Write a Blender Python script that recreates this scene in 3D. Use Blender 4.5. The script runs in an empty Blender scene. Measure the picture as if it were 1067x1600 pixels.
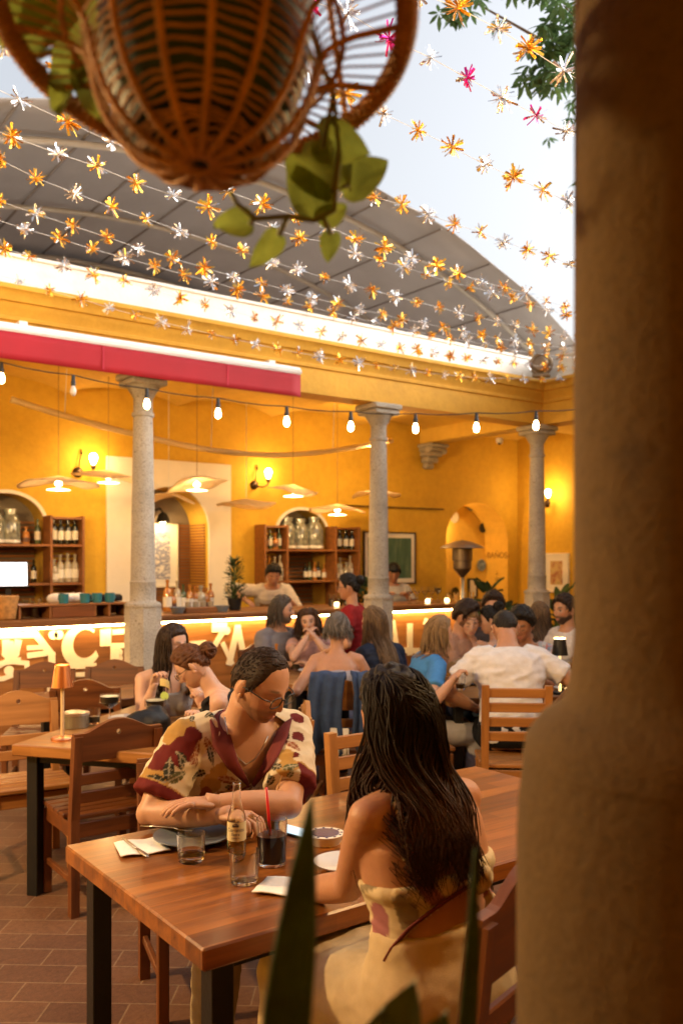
import bpy, bmesh, math, random
from mathutils import Vector, Matrix, noise
R = math.radians
PI = math.pi
random.seed(7)
SC = bpy.context.scene
COL = SC.collection

# ---------------------------------------------------------------- camera, sky, sun, exposure
FPX, CX, HY, EYE = 1380.0, 533.5, 875.0, 1.65      # focal length in photo pixels, centre column, horizon row, eye height
FW = Vector((0.594, 0.8045, 0)).normalized()        # where the camera looks; world X runs along the bar wall
RT = Vector((FW.y, -FW.x, 0))
CAMYAW = -math.atan2(FW.x, FW.y)
cd = bpy.data.cameras.new('camera'); cam = bpy.data.objects.new('camera', cd); COL.objects.link(cam)
cam.location = (0, 0, EYE); cam.rotation_euler = (R(90), 0, CAMYAW)
cd.sensor_fit = 'VERTICAL'; cd.sensor_height = 36; cd.sensor_width = 24
cd.lens = 36*FPX/1600; cd.shift_y = (HY-800)/1600
cd.clip_start = 0.05; cd.clip_end = 3000
cd.dof.use_dof = True; cd.dof.focus_distance = 2.9; cd.dof.aperture_fstop = 3.0
SC.camera = cam

SUN_EL, SUN_AZ = R(17), R(118)
wd = bpy.data.worlds.new('World'); SC.world = wd; wd.use_nodes = True
nt = wd.node_tree; bg = nt.nodes['Background']
sky = nt.nodes.new('ShaderNodeTexSky'); sky.sky_type = 'NISHITA'; sky.sun_disc = False
sky.sun_elevation = SUN_EL; sky.sun_rotation = SUN_AZ; sky.air_density = 1.0; sky.dust_density = 9.0; sky.ozone_density = 1.0
hz = nt.nodes.new('ShaderNodeHueSaturation'); hz.inputs['Saturation'].default_value = .32; hz.inputs['Value'].default_value = 1.1   # thin bright evening overcast
nt.links.new(sky.outputs[0], hz.inputs['Color']); nt.links.new(hz.outputs[0], bg.inputs[0]); bg.inputs[1].default_value = 0.15
sl = bpy.data.lights.new('sun', 'SUN'); so = bpy.data.objects.new('sun', sl); COL.objects.link(so)
sl.energy = 0.25; sl.angle = R(14); sl.color = (1.0, 0.86, 0.72)
so.rotation_euler = (R(90)-SUN_EL, 0, PI-SUN_AZ)
SC.view_settings.view_transform = 'Standard'; SC.view_settings.look = 'None'
SC.view_settings.exposure = 1.52; SC.view_settings.gamma = 1; SC.view_settings.use_curve_mapping = False
SC.cycles.use_denoising = True
try: SC.cycles.denoiser = 'OPENIMAGEDENOISE'
except Exception: pass
SC.cycles.max_bounces = 10; SC.cycles.diffuse_bounces = 3; SC.cycles.glossy_bounces = 3
SC.cycles.transparent_max_bounces = 16; SC.cycles.transmission_bounces = 9
SC.cycles.sample_clamp_indirect = 4.0; SC.cycles.caustics_reflective = False; SC.cycles.caustics_refractive = False
try: SC.cycles.use_light_tree = True
except Exception: pass
LAMP = (1.0, 0.63, 0.26)                            # colour of every warm lamp in the restaurant

# ---------------------------------------------------------------- reading points off the photograph
def W(px, d, z=0.0):
    c = (px-CX)/FPX*d
    return Vector((RT.x*c+FW.x*d, RT.y*c+FW.y*d, z))
def WZ(px, py, d): return W(px, d, EYE+(HY-py)/FPX*d)
def onY(px, py, Y):
    k = (px-CX)/FPX; return WZ(px, py, Y/(RT.y*k+FW.y))
def onX(px, py, X):
    k = (px-CX)/FPX; return WZ(px, py, X/(RT.x*k+FW.x))
def onZ(px, py, z): return WZ(px, py, (EYE-z)*FPX/(py-HY))
def YAW(a): return CAMYAW-R(a)                      # a = degrees clockwise from the viewing direction; local +Y is 'forward'

# ---------------------------------------------------------------- materials
MATS = {}
def nodes(name):
    m = bpy.data.materials.new(name); m.use_nodes = True
    return m, m.node_tree, m.node_tree.nodes['Principled BSDF']
def coord(t, scale=(1, 1, 1), rot=(0, 0, 0), kind='Object'):
    c = t.nodes.new('ShaderNodeTexCoord'); mp = t.nodes.new('ShaderNodeMapping')
    mp.inputs['Scale'].default_value = scale; mp.inputs['Rotation'].default_value = rot
    t.links.new(c.outputs[kind], mp.inputs[0]); return mp.outputs[0]
def nz(t, vec, scale, detail=4, rough=.55):
    n = t.nodes.new('ShaderNodeTexNoise'); n.inputs['Scale'].default_value = scale
    n.inputs['Detail'].default_value = detail; n.inputs['Roughness'].default_value = rough
    t.links.new(vec, n.inputs['Vector']); return n.outputs['Fac']
def ramp(t, fac, stops):
    r = t.nodes.new('ShaderNodeValToRGB'); e = r.color_ramp.elements
    while len(e) < len(stops): e.new(.5)
    for el, (p, c) in zip(e, stops): el.position = p; el.color = (*c, 1)
    t.links.new(fac, r.inputs[0]); return r.outputs[0]
def mixc(t, a, b, fac, mode='MIX'):
    m = t.nodes.new('ShaderNodeMix'); m.data_type = 'RGBA'; m.blend_type = mode
    for s, v in ((m.inputs[0], fac), (m.inputs[6], a), (m.inputs[7], b)):
        if isinstance(v, (int, float)): s.default_value = v
        elif isinstance(v, tuple): s.default_value = (*v, 1)
        else: t.links.new(v, s)
    return m.outputs[2]
def bumpn(t, b, h, strength, dist=.01):
    n = t.nodes.new('ShaderNodeBump'); n.inputs['Strength'].default_value = strength; n.inputs['Distance'].default_value = dist
    t.links.new(h, n.inputs['Height']); t.links.new(n.outputs[0], b.inputs['Normal'])
def sc(c, k): return tuple(min(1, x*k) for x in c)
def M(name, col=(.5, .5, .5), rough=.6, metal=0, var=.12, vscale=6, bump=0, bscale=80, spec=.5, stretch=(1, 1, 1),
      emit=0, ecol=None, attr=False, sss=0, coat=0, alpha=1, trans=0):
    if name in MATS: return MATS[name]
    m, t, b = nodes(name); v = coord(t, stretch)
    if attr:
        a = t.nodes.new('ShaderNodeAttribute'); a.attribute_name = 'Col'; base = a.outputs['Color']
        base = mixc(t, base, ramp(t, nz(t, v, vscale), [(.3, (1-var,)*3), (.7, (1+0*var,)*3)]), 1.0, 'MULTIPLY')
    else:
        base = ramp(t, nz(t, v, vscale), [(.3, sc(col, 1-var)), (.7, sc(col, 1+var))])
    t.links.new(base, b.inputs['Base Color'])
    b.inputs['Roughness'].default_value = rough; b.inputs['Metallic'].default_value = metal
    b.inputs['Specular IOR Level'].default_value = spec
    if sss: b.inputs['Subsurface Weight'].default_value = sss; b.inputs['Subsurface Radius'].default_value = (.012, .005, .003); b.inputs['Subsurface Scale'].default_value = 1.0
    if coat: b.inputs['Coat Weight'].default_value = coat; b.inputs['Coat Roughness'].default_value = .15
    if emit: b.inputs['Emission Strength'].default_value = emit; b.inputs['Emission Color'].default_value = (*(ecol or LAMP), 1)
    if trans: b.inputs['Transmission Weight'].default_value = trans
    if bump: bumpn(t, b, nz(t, v, bscale, 5), bump)
    MATS[name] = m; return m
def wood(name, dark, light, axis=0, rough=.42, plank=0.0, coat=.0, grain=26):
    if name in MATS: return MATS[name]
    m, t, b = nodes(name)
    s = [grain]*3; s[axis] = grain*.06
    v = coord(t, tuple(s)); g = nz(t, v, 1.0, 6, .6)
    mid = tuple((a+c)/2 for a, c in zip(dark, light))
    c = ramp(t, g, [(.28, dark), (.5, mid), (.75, light)])
    if plank:                                        # boards laid side by side, each with its own tone
        cc = coord(t); sp = t.nodes.new('ShaderNodeSeparateXYZ'); t.links.new(cc, sp.inputs[0])
        def mth(op, a, bb=None):
            n = t.nodes.new('ShaderNodeMath'); n.operation = op
            for i, q in enumerate((a, bb)):
                if q is None: continue
                if isinstance(q, (int, float)): n.inputs[i].default_value = q
                else: t.links.new(q, n.inputs[i])
            return n.outputs[0]
        other = sp.outputs[1 if axis == 0 else 0]; along = sp.outputs[axis]
        row = mth('DIVIDE', other, plank); fl = mth('FLOOR', row); fr = mth('FRACT', row)
        w1 = t.nodes.new('ShaderNodeTexWhiteNoise'); w1.noise_dimensions = '1D'; t.links.new(fl, w1.inputs['W'])
        seg = mth('FLOOR', mth('ADD', mth('DIVIDE', along, .9), mth('MULTIPLY', w1.outputs[0], 7.0)))
        w2 = t.nodes.new('ShaderNodeTexWhiteNoise'); w2.noise_dimensions = '1D'
        t.links.new(mth('ADD', mth('MULTIPLY', fl, 17.3), seg), w2.inputs['W'])
        tone = ramp(t, w2.outputs[0], [(0, (.55, .50, .46)), (.5, (.9, .86, .82)), (1, (1.0, 1.0, 1.0))])
        c = mixc(t, c, tone, 1.0, 'MULTIPLY')
        joint = ramp(t, fr, [(0, (.45, .4, .38)), (.035, (1, 1, 1)), (.97, (1, 1, 1)), (1, (.45, .4, .38))])
        c = mixc(t, c, joint, .8, 'MULTIPLY')
    t.links.new(c, b.inputs['Base Color'])
    rr = t.nodes.new('ShaderNodeMapRange'); rr.inputs[3].default_value = rough-.1; rr.inputs[4].default_value = rough+.14
    t.links.new(g, rr.inputs[0]); t.links.new(rr.outputs[0], b.inputs['Roughness'])
    if coat: b.inputs['Coat Weight'].default_value = coat; b.inputs['Coat Roughness'].default_value = .16
    bumpn(t, b, g, .25, .004)
    MATS[name] = m; return m
def glassy(name, tint=(1, 1, 1), gloss=.02):
    if name in MATS: return MATS[name]
    m = bpy.data.materials.new(name); m.use_nodes = True; t = m.node_tree; t.nodes.clear()
    o = t.nodes.new('ShaderNodeOutputMaterial'); mx = t.nodes.new('ShaderNodeMixShader')
    tr = t.nodes.new('ShaderNodeBsdfTransparent'); gl = t.nodes.new('ShaderNodeBsdfGlossy'); lw = t.nodes.new('ShaderNodeLayerWeight'); lw.inputs[0].default_value = .12
    tr.inputs[0].default_value = (*tint, 1); gl.inputs['Roughness'].default_value = gloss; mr = t.nodes.new('ShaderNodeMapRange'); mr.inputs[3].default_value = .012; mr.inputs[4].default_value = .32
    t.links.new(lw.outputs['Facing'], mr.inputs[0]); t.links.new(mr.outputs[0], mx.inputs[0]); t.links.new(tr.outputs[0], mx.inputs[1]); t.links.new(gl.outputs[0], mx.inputs[2])
    t.links.new(mx.outputs[0], o.inputs[0]); MATS[name] = m; return m
def cloth_translucent(name, col, w=.5, var=.12, vscale=14):
    if name in MATS: return MATS[name]
    m, t, b = nodes(name); v = coord(t); c = ramp(t, nz(t, v, vscale, 5), [(.3, sc(col, 1-var)), (.7, sc(col, 1+var))])
    t.links.new(c, b.inputs['Base Color']); b.inputs['Roughness'].default_value = .75
    tl = t.nodes.new('ShaderNodeBsdfTranslucent'); t.links.new(c, tl.inputs[0]); mx = t.nodes.new('ShaderNodeMixShader'); mx.inputs[0].default_value = w
    o = t.nodes['Material Output']; t.links.new(b.outputs[0], mx.inputs[1]); t.links.new(tl.outputs[0], mx.inputs[2]); t.links.new(mx.outputs[0], o.inputs[0])
    bumpn(t, b, nz(t, v, vscale*4, 4), .4)
    MATS[name] = m; return m

def wall_paint(name, col):
    if name in MATS: return MATS[name]
    m, t, b = nodes(name); v = coord(t)
    c1 = ramp(t, nz(t, v, 1.3, 5, .6), [(.25, sc(col, .84)), (.55, col), (.8, sc(col, 1.1))])
    c2 = ramp(t, nz(t, v, 14, 6, .65), [(.3, (.9, .88, .84)), (.6, (1, 1, 1))])
    t.links.new(mixc(t, c1, c2, 1, 'MULTIPLY'), b.inputs['Base Color']); b.inputs['Roughness'].default_value = .82
    bumpn(t, b, nz(t, v, 22, 6, .6), .3, .012); MATS[name] = m; return m
def stone(name, col, speck=.5):
    if name in MATS: return MATS[name]
    m, t, b = nodes(name); v = coord(t)
    c1 = ramp(t, nz(t, v, 3.0, 6, .6), [(.25, sc(col, .72)), (.55, col), (.8, sc(col, 1.18))])
    c2 = ramp(t, nz(t, v, 90, 3, .7), [(.32, (1-speck,)*3), (.52, (1, 1, 1))])
    vo = t.nodes.new('ShaderNodeTexVoronoi'); vo.inputs['Scale'].default_value = 11 if col[0] > .3 else 5; t.links.new(v, vo.inputs[0])
    c3 = ramp(t, vo.outputs['Distance'], [(.06, (.42, .36, .3)), (.13, (1, 1, 1))])
    t.links.new(mixc(t, mixc(t, c1, c2, 1, 'MULTIPLY'), c3, .75 if col[0] > .3 else .5, 'MULTIPLY'), b.inputs['Base Color']); b.inputs['Roughness'].default_value = .88
    bumpn(t, b, nz(t, v, 45, 6, .7), .5, .01); MATS[name] = m; return m

YELLOW = (.66, .395, .030)
mWall = wall_paint('ochre_plaster', YELLOW)
mWallLight = wall_paint('pale_yellow_plaster', (.74, .47, .07))
mCorn = wall_paint('ochre_cornice', (.64, .34, .03))
mWhite = M('white_plaster', (.78, .76, .73), .8, var=.05, bump=.2, bscale=30)
mCream = M('cream_paint', (.74, .68, .58), .7, var=.04, bump=.12, bscale=30)
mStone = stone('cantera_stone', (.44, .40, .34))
mStoneShade = stone('shaded_brown_cantera', (.105, .060, .014), .25)  # brown cantera darkened further to stand for the arcade's shade
mBlack = M('black_iron', (.012, .012, .013), .45, .3, var=.2, bump=.1)
mIron = M('dark_bronze', (.06, .035, .02), .4, .8)
mCopper = M('copper', (.80, .36, .17), .28, 1.0, var=.06)
mBrass = M('brushed_brass', (.78, .55, .28), .3, 1.0, var=.06)
mSteel = M('brushed_steel', (.55, .53, .5), .3, 1.0)
mDarkSteel = M('heater_steel', (.16, .12, .08), .4, .9)
mWoodTop = wood('teak_tabletop', (.12, .034, .006), (.43, .155, .028), 0, .30, .075, .32)
mWoodEdge = wood('teak_edge', (.10, .026, .005), (.26, .078, .014), 0, .45)
mChair = wood('chair_wood', (.070, .019, .004), (.20, .062, .013), 2, .45)
mChairX = wood('chair_wood_rails', (.070, .019, .004), (.20, .062, .013), 0, .45)
mPine = wood('honey_chair_wood', (.24, .095, .022), (.46, .20, .05), 2, .45)
mPineX = wood('honey_chair_rails', (.24, .095, .022), (.46, .20, .05), 0, .45)
mBarWood = wood('bar_front_boards', (.20, .075, .016), (.40, .17, .045), 0, .4, .19)
mCounter = wood('bar_counter_wood', (.12, .045, .014), (.27, .11, .035), 0, .35)
mShelf = wood('shelf_wood', (.16, .055, .014), (.34, .13, .03), 0, .5)
mBamboo = wood('bamboo_cane', (.52, .36, .15), (.74, .55, .26), 0, .5)
mBulb = M('lit_bulb', (1, .8, .5), .3, emit=16, ecol=(1, .66, .30))
mBulbDim = M('lit_small_bulb', (1, .8, .5), .3, emit=8, ecol=(1, .60, .24))
mRed = M('red_awning_canvas', (.33, .004, .016), .75, var=.08, vscale=3, bump=.15, bscale=160)
mAwnW = M('white_awning_metal', (.75, .75, .76), .45, var=.04)
mTent = cloth_translucent('grey_tent_canvas', (.46, .42, .39), .43, .05, 2)
mTentSeam = M('tent_seam', (.26, .23, .21), .8)
mTentTube = M('tent_tube', (.52, .46, .38), .5, .2)
mGold = M('gold_foil', (.95, .50, .06), .26, 1.0, var=.12, vscale=40, bump=.5, bscale=120)
mSilver = M('silver_foil', (.86, .86, .88), .26, 1.0, var=.1, vscale=40, bump=.5, bscale=120)
mPink = M('magenta_foil', (.72, .015, .26), .3, .9, var=.2, vscale=40, bump=.5, bscale=120)
mCord = M('white_cord', (.7, .7, .7), .7)
mCable = M('black_cable', (.02, .02, .02), .6)
mWicker = M('wicker', (.46, .225, .06), .65, var=.35, vscale=30, bump=.7, bscale=160)
mPot = M('dark_green_pot', (.010, .040, .032), .6, var=.3, vscale=10)
mPorc = M('white_porcelain', (.78, .77, .74), .2, var=.02, coat=.3)
mPlate = M('blue_grey_stoneware', (.17, .20, .235), .3, var=.12, vscale=25, coat=.2)
mNapkin = M('white_paper_napkin', (.80, .79, .77), .85, var=.03, bump=.3, bscale=60)
def real_glass(name, col=(1, 1, 1), ior=1.45, rough=.0):
    m, t, b = nodes(name); b.inputs['Base Color'].default_value = (*col, 1); b.inputs['Transmission Weight'].default_value = 1; b.inputs['IOR'].default_value = ior; b.inputs['Roughness'].default_value = rough; return m
mGlass = real_glass('clear_glass'); mGlassBottle = real_glass('bottle_glass', (.97, .98, .95))
mDarkGlass = M('dark_bottle_glass', (.010, .012, .008), .12, spec=.8)
mGreenGlass = M('green_bottle_glass', (.05, .085, .035), .12, spec=.8)
mAmber = M('amber_spirit', (.45, .17, .03), .12, spec=.8)
mPale = M('pale_spirit', (.40, .34, .24), .15, spec=.8)
mLabel = M('paper_label', (.75, .70, .58), .7, var=.1, vscale=40)
mSkin = M('skin', attr=True, rough=.46, var=.10, vscale=28, bump=.12, bscale=240, sss=.12, spec=.4)
mCloth = M('fabric', attr=True, rough=.85, var=.16, vscale=22, bump=.25, bscale=420, spec=.2)
mHair = M('hair', attr=True, rough=.5, var=.35, vscale=60, bump=.3, bscale=300, spec=.22, stretch=(3, 3, .4))
mLeafDark = cloth_translucent('leaf_dark', (.030, .062, .024), .2, .35, 30)
mLeafTree = cloth_translucent('leaf_tree', (.085, .16, .055), .4, .3, 9)
mLeafPothos = cloth_translucent('leaf_pothos', (.20, .26, .05), .55, .5, 18)
mBark = M('bark', (.16, .11, .075), .9, var=.35, vscale=12, bump=.8, bscale=40)
mStem = M('plant_stem', (.13, .15, .04), .6)
mSoil = M('potting_soil', (.04, .025, .016), .95, var=.4, bump=.8)
mTerra = M('terracotta', (.36, .13, .06), .8, var=.15, bump=.2)
mTeal = M('teal_enamel', (.03, .17, .20), .35)

def floor_mat():
    m, t, b = nodes('terracotta_pavers'); v = coord(t, (1, 1, 1), (0, 0, -CAMYAW+R(2)))
    br = t.nodes.new('ShaderNodeTexBrick'); t.links.new(v, br.inputs[0]); br.offset = .5
    for k, q in (('Scale', 1.0), ('Mortar Size', .004), ('Mortar Smooth', .3), ('Brick Width', .30), ('Row Height', .148), ('Bias', 0.0)): br.inputs[k].default_value = q
    br.inputs['Color1'].default_value = (.20, .092, .044, 1); br.inputs['Color2'].default_value = (.14, .062, .033, 1); br.inputs['Mortar'].default_value = (.27, .17, .10, 1)
    v2 = coord(t)
    c = mixc(t, br.outputs[0], ramp(t, nz(t, v2, 1.6, 6, .65), [(.25, (.62, .58, .55)), (.7, (1.0, 1.0, 1.0))]), 1, 'MULTIPLY')
    c = mixc(t, c, ramp(t, nz(t, v2, 40, 5, .7), [(.3, (.7, .68, .66)), (.6, (1, 1, 1))]), 1, 'MULTIPLY')
    t.links.new(c, b.inputs['Base Color']); b.inputs['Roughness'].default_value = .62
    mx = t.nodes.new('ShaderNodeMath'); mx.operation = 'SUBTRACT'; t.links.new(nz(t, v2, 60, 5), mx.inputs[0]); t.links.new(br.outputs['Fac'], mx.inputs[1])
    bumpn(t, b, mx.outputs[0], .35, .006); return m
mFloor = floor_mat()

# ---------------------------------------------------------------- mesh helpers
def link(name, me, mats=None, parent=None, smooth=False):
    o = bpy.data.objects.new(name, me); COL.objects.link(o)
    for m in (mats if isinstance(mats, (list, tuple)) else [mats] if mats else []): me.materials.append(m)
    if smooth: me.polygons.foreach_set('use_smooth', [True]*len(me.polygons))
    if parent: o.parent = parent
    return o
def tag(o, label=None, cat=None, group=None, kind=None):
    for k, v in (('label', label), ('category', cat), ('group', group), ('kind', kind)):
        if v: o[k] = v
    return o
def empty(name, loc=(0, 0, 0), rz=0, label=None, cat=None, group=None):
    o = bpy.data.objects.new(name, None); COL.objects.link(o); o.location = loc; o.rotation_euler = (0, 0, rz)
    return tag(o, label, cat, group)
def copy_tree(o, loc=None, rz=None, label=None, parent=None):
    c = o.copy(); COL.objects.link(c)
    if parent: c.parent = parent
    if loc is not None: c.location = loc
    if rz is not None: c.rotation_euler = (0, 0, rz)
    if label: c['label'] = label
    for ch in list(o.children): copy_tree(ch, parent=c)
    return c
def frame(d):
    d = d.normalized(); a = Vector((0, 0, 1)) if abs(d.z) < .9 else Vector((1, 0, 0))
    x = a.cross(d).normalized(); return x, d.cross(x)
class MB:
    def __init__(s): s.bm = bmesh.new(); s.col = s.bm.verts.layers.float_color.new('Col'); s.mi = 0; s.c = (.5, .5, .5, 1)
    def color(s, c): s.c = (*c, 1); return s
    def v(s, p):
        q = s.bm.verts.new(p); q[s.col] = s.c; return q
    def f(s, vs):
        try: q = s.bm.faces.new(vs); q.material_index = s.mi; return q
        except ValueError: return None
    def box(s, c, size, rot=None, bev=0.0):
        c = Vector(c); M3 = rot if rot is not None else Matrix.Identity(3); h = [q/2 for q in size]
        if bev <= 0:
            vs = [s.v(c+M3 @ Vector((x*h[0], y*h[1], z*h[2]))) for x in (-1, 1) for y in (-1, 1) for z in (-1, 1)]
            for q in ((0, 1, 3, 2), (4, 6, 7, 5), (0, 4, 5, 1), (2, 3, 7, 6), (0, 2, 6, 4), (1, 5, 7, 3)): s.f([vs[i] for i in q])
            return s
        b = min(bev, min(h)*.9); V = {}
        for x in (-1, 1):
            for y in (-1, 1):
                for z in (-1, 1):
                    for a in range(3):
                        p = [x*(h[0]-b), y*(h[1]-b), z*(h[2]-b)]; p[a] = (x, y, z)[a]*h[a]
                        V[x, y, z, a] = s.v(c+M3 @ Vector(p))
        for a in range(3):
            u, w = [i for i in range(3) if i != a]
            for sg in (-1, 1):
                def k(p, q):
                    t = [0, 0, 0]; t[a] = sg; t[u] = p; t[w] = q; return (*t, a)
                s.f([V[k(-1, -1)], V[k(1, -1)], V[k(1, 1)], V[k(-1, 1)]])
        for a in range(3):
            u, w = [i for i in range(3) if i != a]
            for p in (-1, 1):
                for q in (-1, 1):
                    def k(e, ax):
                        t = [0, 0, 0]; t[a] = e; t[u] = p; t[w] = q; return (*t, ax)
                    s.f([V[k(-1, u)], V[k(1, u)], V[k(1, w)], V[k(-1, w)]])
        for x in (-1, 1):
            for y in (-1, 1):
                for z in (-1, 1): s.f([V[x, y, z, 0], V[x, y, z, 1], V[x, y, z, 2]])
        return s
    def bar(s, p, q, w, h, bev=0.0, up=None):
        p, q = Vector(p), Vector(q); d = (q-p); L = d.length; d.normalize()
        u = Vector(up) if up else (Vector((0, 0, 1)) if abs(d.z) < .95 else Vector((0, 1, 0)))
        x = d.cross(u).normalized(); u = x.cross(d)
        return s.box((p+q)/2, (w, L, h), Matrix((x, d, u)).transposed(), bev)
    def rings(s, rs, cap=True, closed=True):
        V = [[s.v(p) for p in r] for r in rs]; n = len(V[0])
        for a, b in zip(V, V[1:]):
            for i in range(n if closed else n-1): s.f([a[i], a[(i+1) % n], b[(i+1) % n], b[i]])
        if cap: s.f(list(reversed(V[0]))); s.f(V[-1])
        return s
    def tube(s, pts, r, n=8, cap=True, flat=1.0, ref=None):
        pts = [Vector(p) for p in pts]; k = len(pts); rr = [r]*k if isinstance(r, (int, float)) else r; out = []; x0 = None
        for i in range(k):
            d = (pts[min(i+1, k-1)]-pts[max(i-1, 0)]).normalized()
            if x0 is None: x, y = frame(d) if ref is None else (None, None)
            if x0 is None and ref is not None: x = (Vector(ref)-d*d.dot(Vector(ref))).normalized()
            if x0 is not None: x = (x0-d*d.dot(x0)).normalized()
            y = d.cross(x); x0 = x
            a = rr[i] if isinstance(rr[i], (tuple, list)) else (rr[i], rr[i]*flat)
            out.append([pts[i]+x*math.cos(2*PI*j/n)*a[0]+y*math.sin(2*PI*j/n)*a[1] for j in range(n)])
        return s.rings(out, cap)
    def lathe(s, prof, n=24, c=(0, 0, 0), mat=None, cap=True, rot0=0):
        c = Vector(c); m = mat or Matrix.Identity(3)
        return s.rings([[c+m @ Vector((r*math.cos(2*PI*j/n+rot0), r*math.sin(2*PI*j/n+rot0), z)) for j in range(n)] for r, z in prof], cap)
    def prism(s, poly, axis_o, ux, uy, depth):
        o, ux, uy, dd = Vector(axis_o), Vector(ux), Vector(uy), Vector(depth)
        a = [s.v(o+ux*x+uy*y) for x, y in poly]; b = [s.v(o+ux*x+uy*y+dd) for x, y in poly]; n = len(poly)
        s.f(list(reversed(a))); s.f(b)
        for i in range(n): s.f([a[i], a[(i+1) % n], b[(i+1) % n], b[i]])
        return s
    def grid(s, P, closed=False):
        return s.rings(P, False, closed)
    def ell(s, c, r, rot=None, nu=16, nv=10):
        c = Vector(c); m = rot or Matrix.Identity(3); rs = []
        for j in range(nv+1):
            t = -PI/2+PI*(.02+.96*j/nv)
            rs.append([c+m @ Vector((r[0]*math.cos(t)*math.cos(2*PI*i/nu), r[1]*math.cos(t)*math.sin(2*PI*i/nu), r[2]*math.sin(t))) for i in range(nu)])
        return s.rings(rs)
    def mesh(s, name='mesh'):
        bmesh.ops.recalc_face_normals(s.bm, faces=s.bm.faces); me = bpy.data.meshes.new(name); s.bm.to_mesh(me); s.bm.free(); return me
    def build(s, name, mats, parent=None, smooth=False, auto=None):
        o = link(name, s.mesh(name), mats, parent, smooth or auto is not None)
        if auto is not None:
            try: o.data.set_sharp_from_angle(angle=R(auto))
            except Exception: pass
        return o
def solid(o, th, off=0):
    m = o.modifiers.new('thickness', 'SOLIDIFY'); m.thickness = th; m.offset = off; return o
def text_mesh(txt, size, extrude=.001, align='CENTER'):
    cu = bpy.data.curves.new('t', 'FONT'); cu.body = txt; cu.size = size; cu.extrude = extrude; cu.align_x = align; cu.align_y = 'CENTER'
    o = bpy.data.objects.new('t', cu); COL.objects.link(o); bpy.context.view_layer.update()
    me = bpy.data.meshes.new_from_object(o.evaluated_get(bpy.context.evaluated_depsgraph_get())); bpy.data.objects.remove(o); return me
# ================================================================ THE COURTYARD BUILDING
WALLY, BEAMY, COLY, ENDX, COLX = 9.1, 6.9, 7.03, 10.0, 8.02
b = MB(); b.box((0, 10, -.05), (120, 120, .1)); floor = b.build('floor', mFloor); tag(floor, kind='structure')

def arch_wall(b, x0, x1, z0, z1, holes, P, rev, n=18):
    """wall sheet with arched openings; P(x,z,depth)->point; hole = (xa, xb, zb, zs, zt, depth, back material index)"""
    xs = x0
    for (xa, xb, zb, zs, zt, dep, bm_) in sorted(holes):
        if xa > xs: b.f([b.v(P(xs, z0, 0)), b.v(P(xa, z0, 0)), b.v(P(xa, z1, 0)), b.v(P(xs, z1, 0))])
        xc, hw = (xa+xb)/2, (xb-xa)/2
        X = [xc-hw*math.cos(PI*i/n) for i in range(n+1)]
        Z = [zs+(zt-zs)*math.sqrt(max(0, 1-((x-xc)/hw)**2)) for x in X]
        for i in range(n):
            b.f([b.v(P(X[i], Z[i], 0)), b.v(P(X[i+1], Z[i+1], 0)), b.v(P(X[i+1], z1, 0)), b.v(P(X[i], z1, 0))])
            b.mi = rev; b.f([b.v(P(X[i], Z[i], 0)), b.v(P(X[i+1], Z[i+1], 0)), b.v(P(X[i+1], Z[i+1], dep)), b.v(P(X[i], Z[i], dep))]); b.mi = 0
        if zb > z0+.001: b.f([b.v(P(xa, z0, 0)), b.v(P(xb, z0, 0)), b.v(P(xb, zb, 0)), b.v(P(xa, zb, 0))])
        b.mi = rev
        for x in (xa, xb): b.f([b.v(P(x, zb, 0)), b.v(P(x, zs, 0)), b.v(P(x, zs, dep)), b.v(P(x, zb, dep))])
        if zb > z0+.001: b.f([b.v(P(xa, zb, 0)), b.v(P(xb, zb, 0)), b.v(P(xb, zb, dep)), b.v(P(xa, zb, dep))])
        b.mi = bm_; b.f([b.v(P(X[i], Z[i], dep)) for i in range(n+1)]+[b.v(P(xb, zb, dep)), b.v(P(xa, zb, dep))]); b.mi = 0
        xs = xb
    if xs < x1: b.f([b.v(P(xs, z0, 0)), b.v(P(x1, z0, 0)), b.v(P(x1, z1, 0)), b.v(P(xs, z1, 0))])

NICHE_L = (2.18, 2.93, .95, 2.02, 2.32); NICHE_R = (5.75, 6.47, .95, 2.0, 2.27); DOOR = (3.86, 4.81, 0, 2.0, 2.47); PASS = (8.54, 9.79, 0, 1.95, 2.48)
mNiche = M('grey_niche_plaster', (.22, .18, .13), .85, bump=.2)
b = MB(); arch_wall(b, -5.6, ENDX, 0, 3.75, [(*NICHE_L, .3, 2), (*DOOR, .45, 2), (*NICHE_R, .3, 2), (*PASS, .47, 1)], lambda x, z, d: Vector((x, WALLY+d, z)), 3)
bar_wall = b.build('bar_wall', [mWall, mWallLight, mNiche, mWallLight])
tag(bar_wall, 'long ochre yellow plaster wall behind the bar, with arched niches and a passage arch', 'wall')
b = MB(); arch_wall(b, 3.59, 5.09, 0, 2.76, [(*DOOR, .034, 1)], lambda x, z, d: Vector((x, WALLY-.035+d, z)), 0)
bmesh.ops.delete(b.bm, geom=[f for f in b.bm.faces if f.material_index == 1], context='FACES')
for x in (3.59, 5.09): b.box((x, WALLY-.018, 1.38), (.004, .035, 2.76))
b.box((4.34, WALLY-.018, 2.76), (1.5, .035, .004))
b.build('white_surround', mCream, bar_wall)
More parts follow.
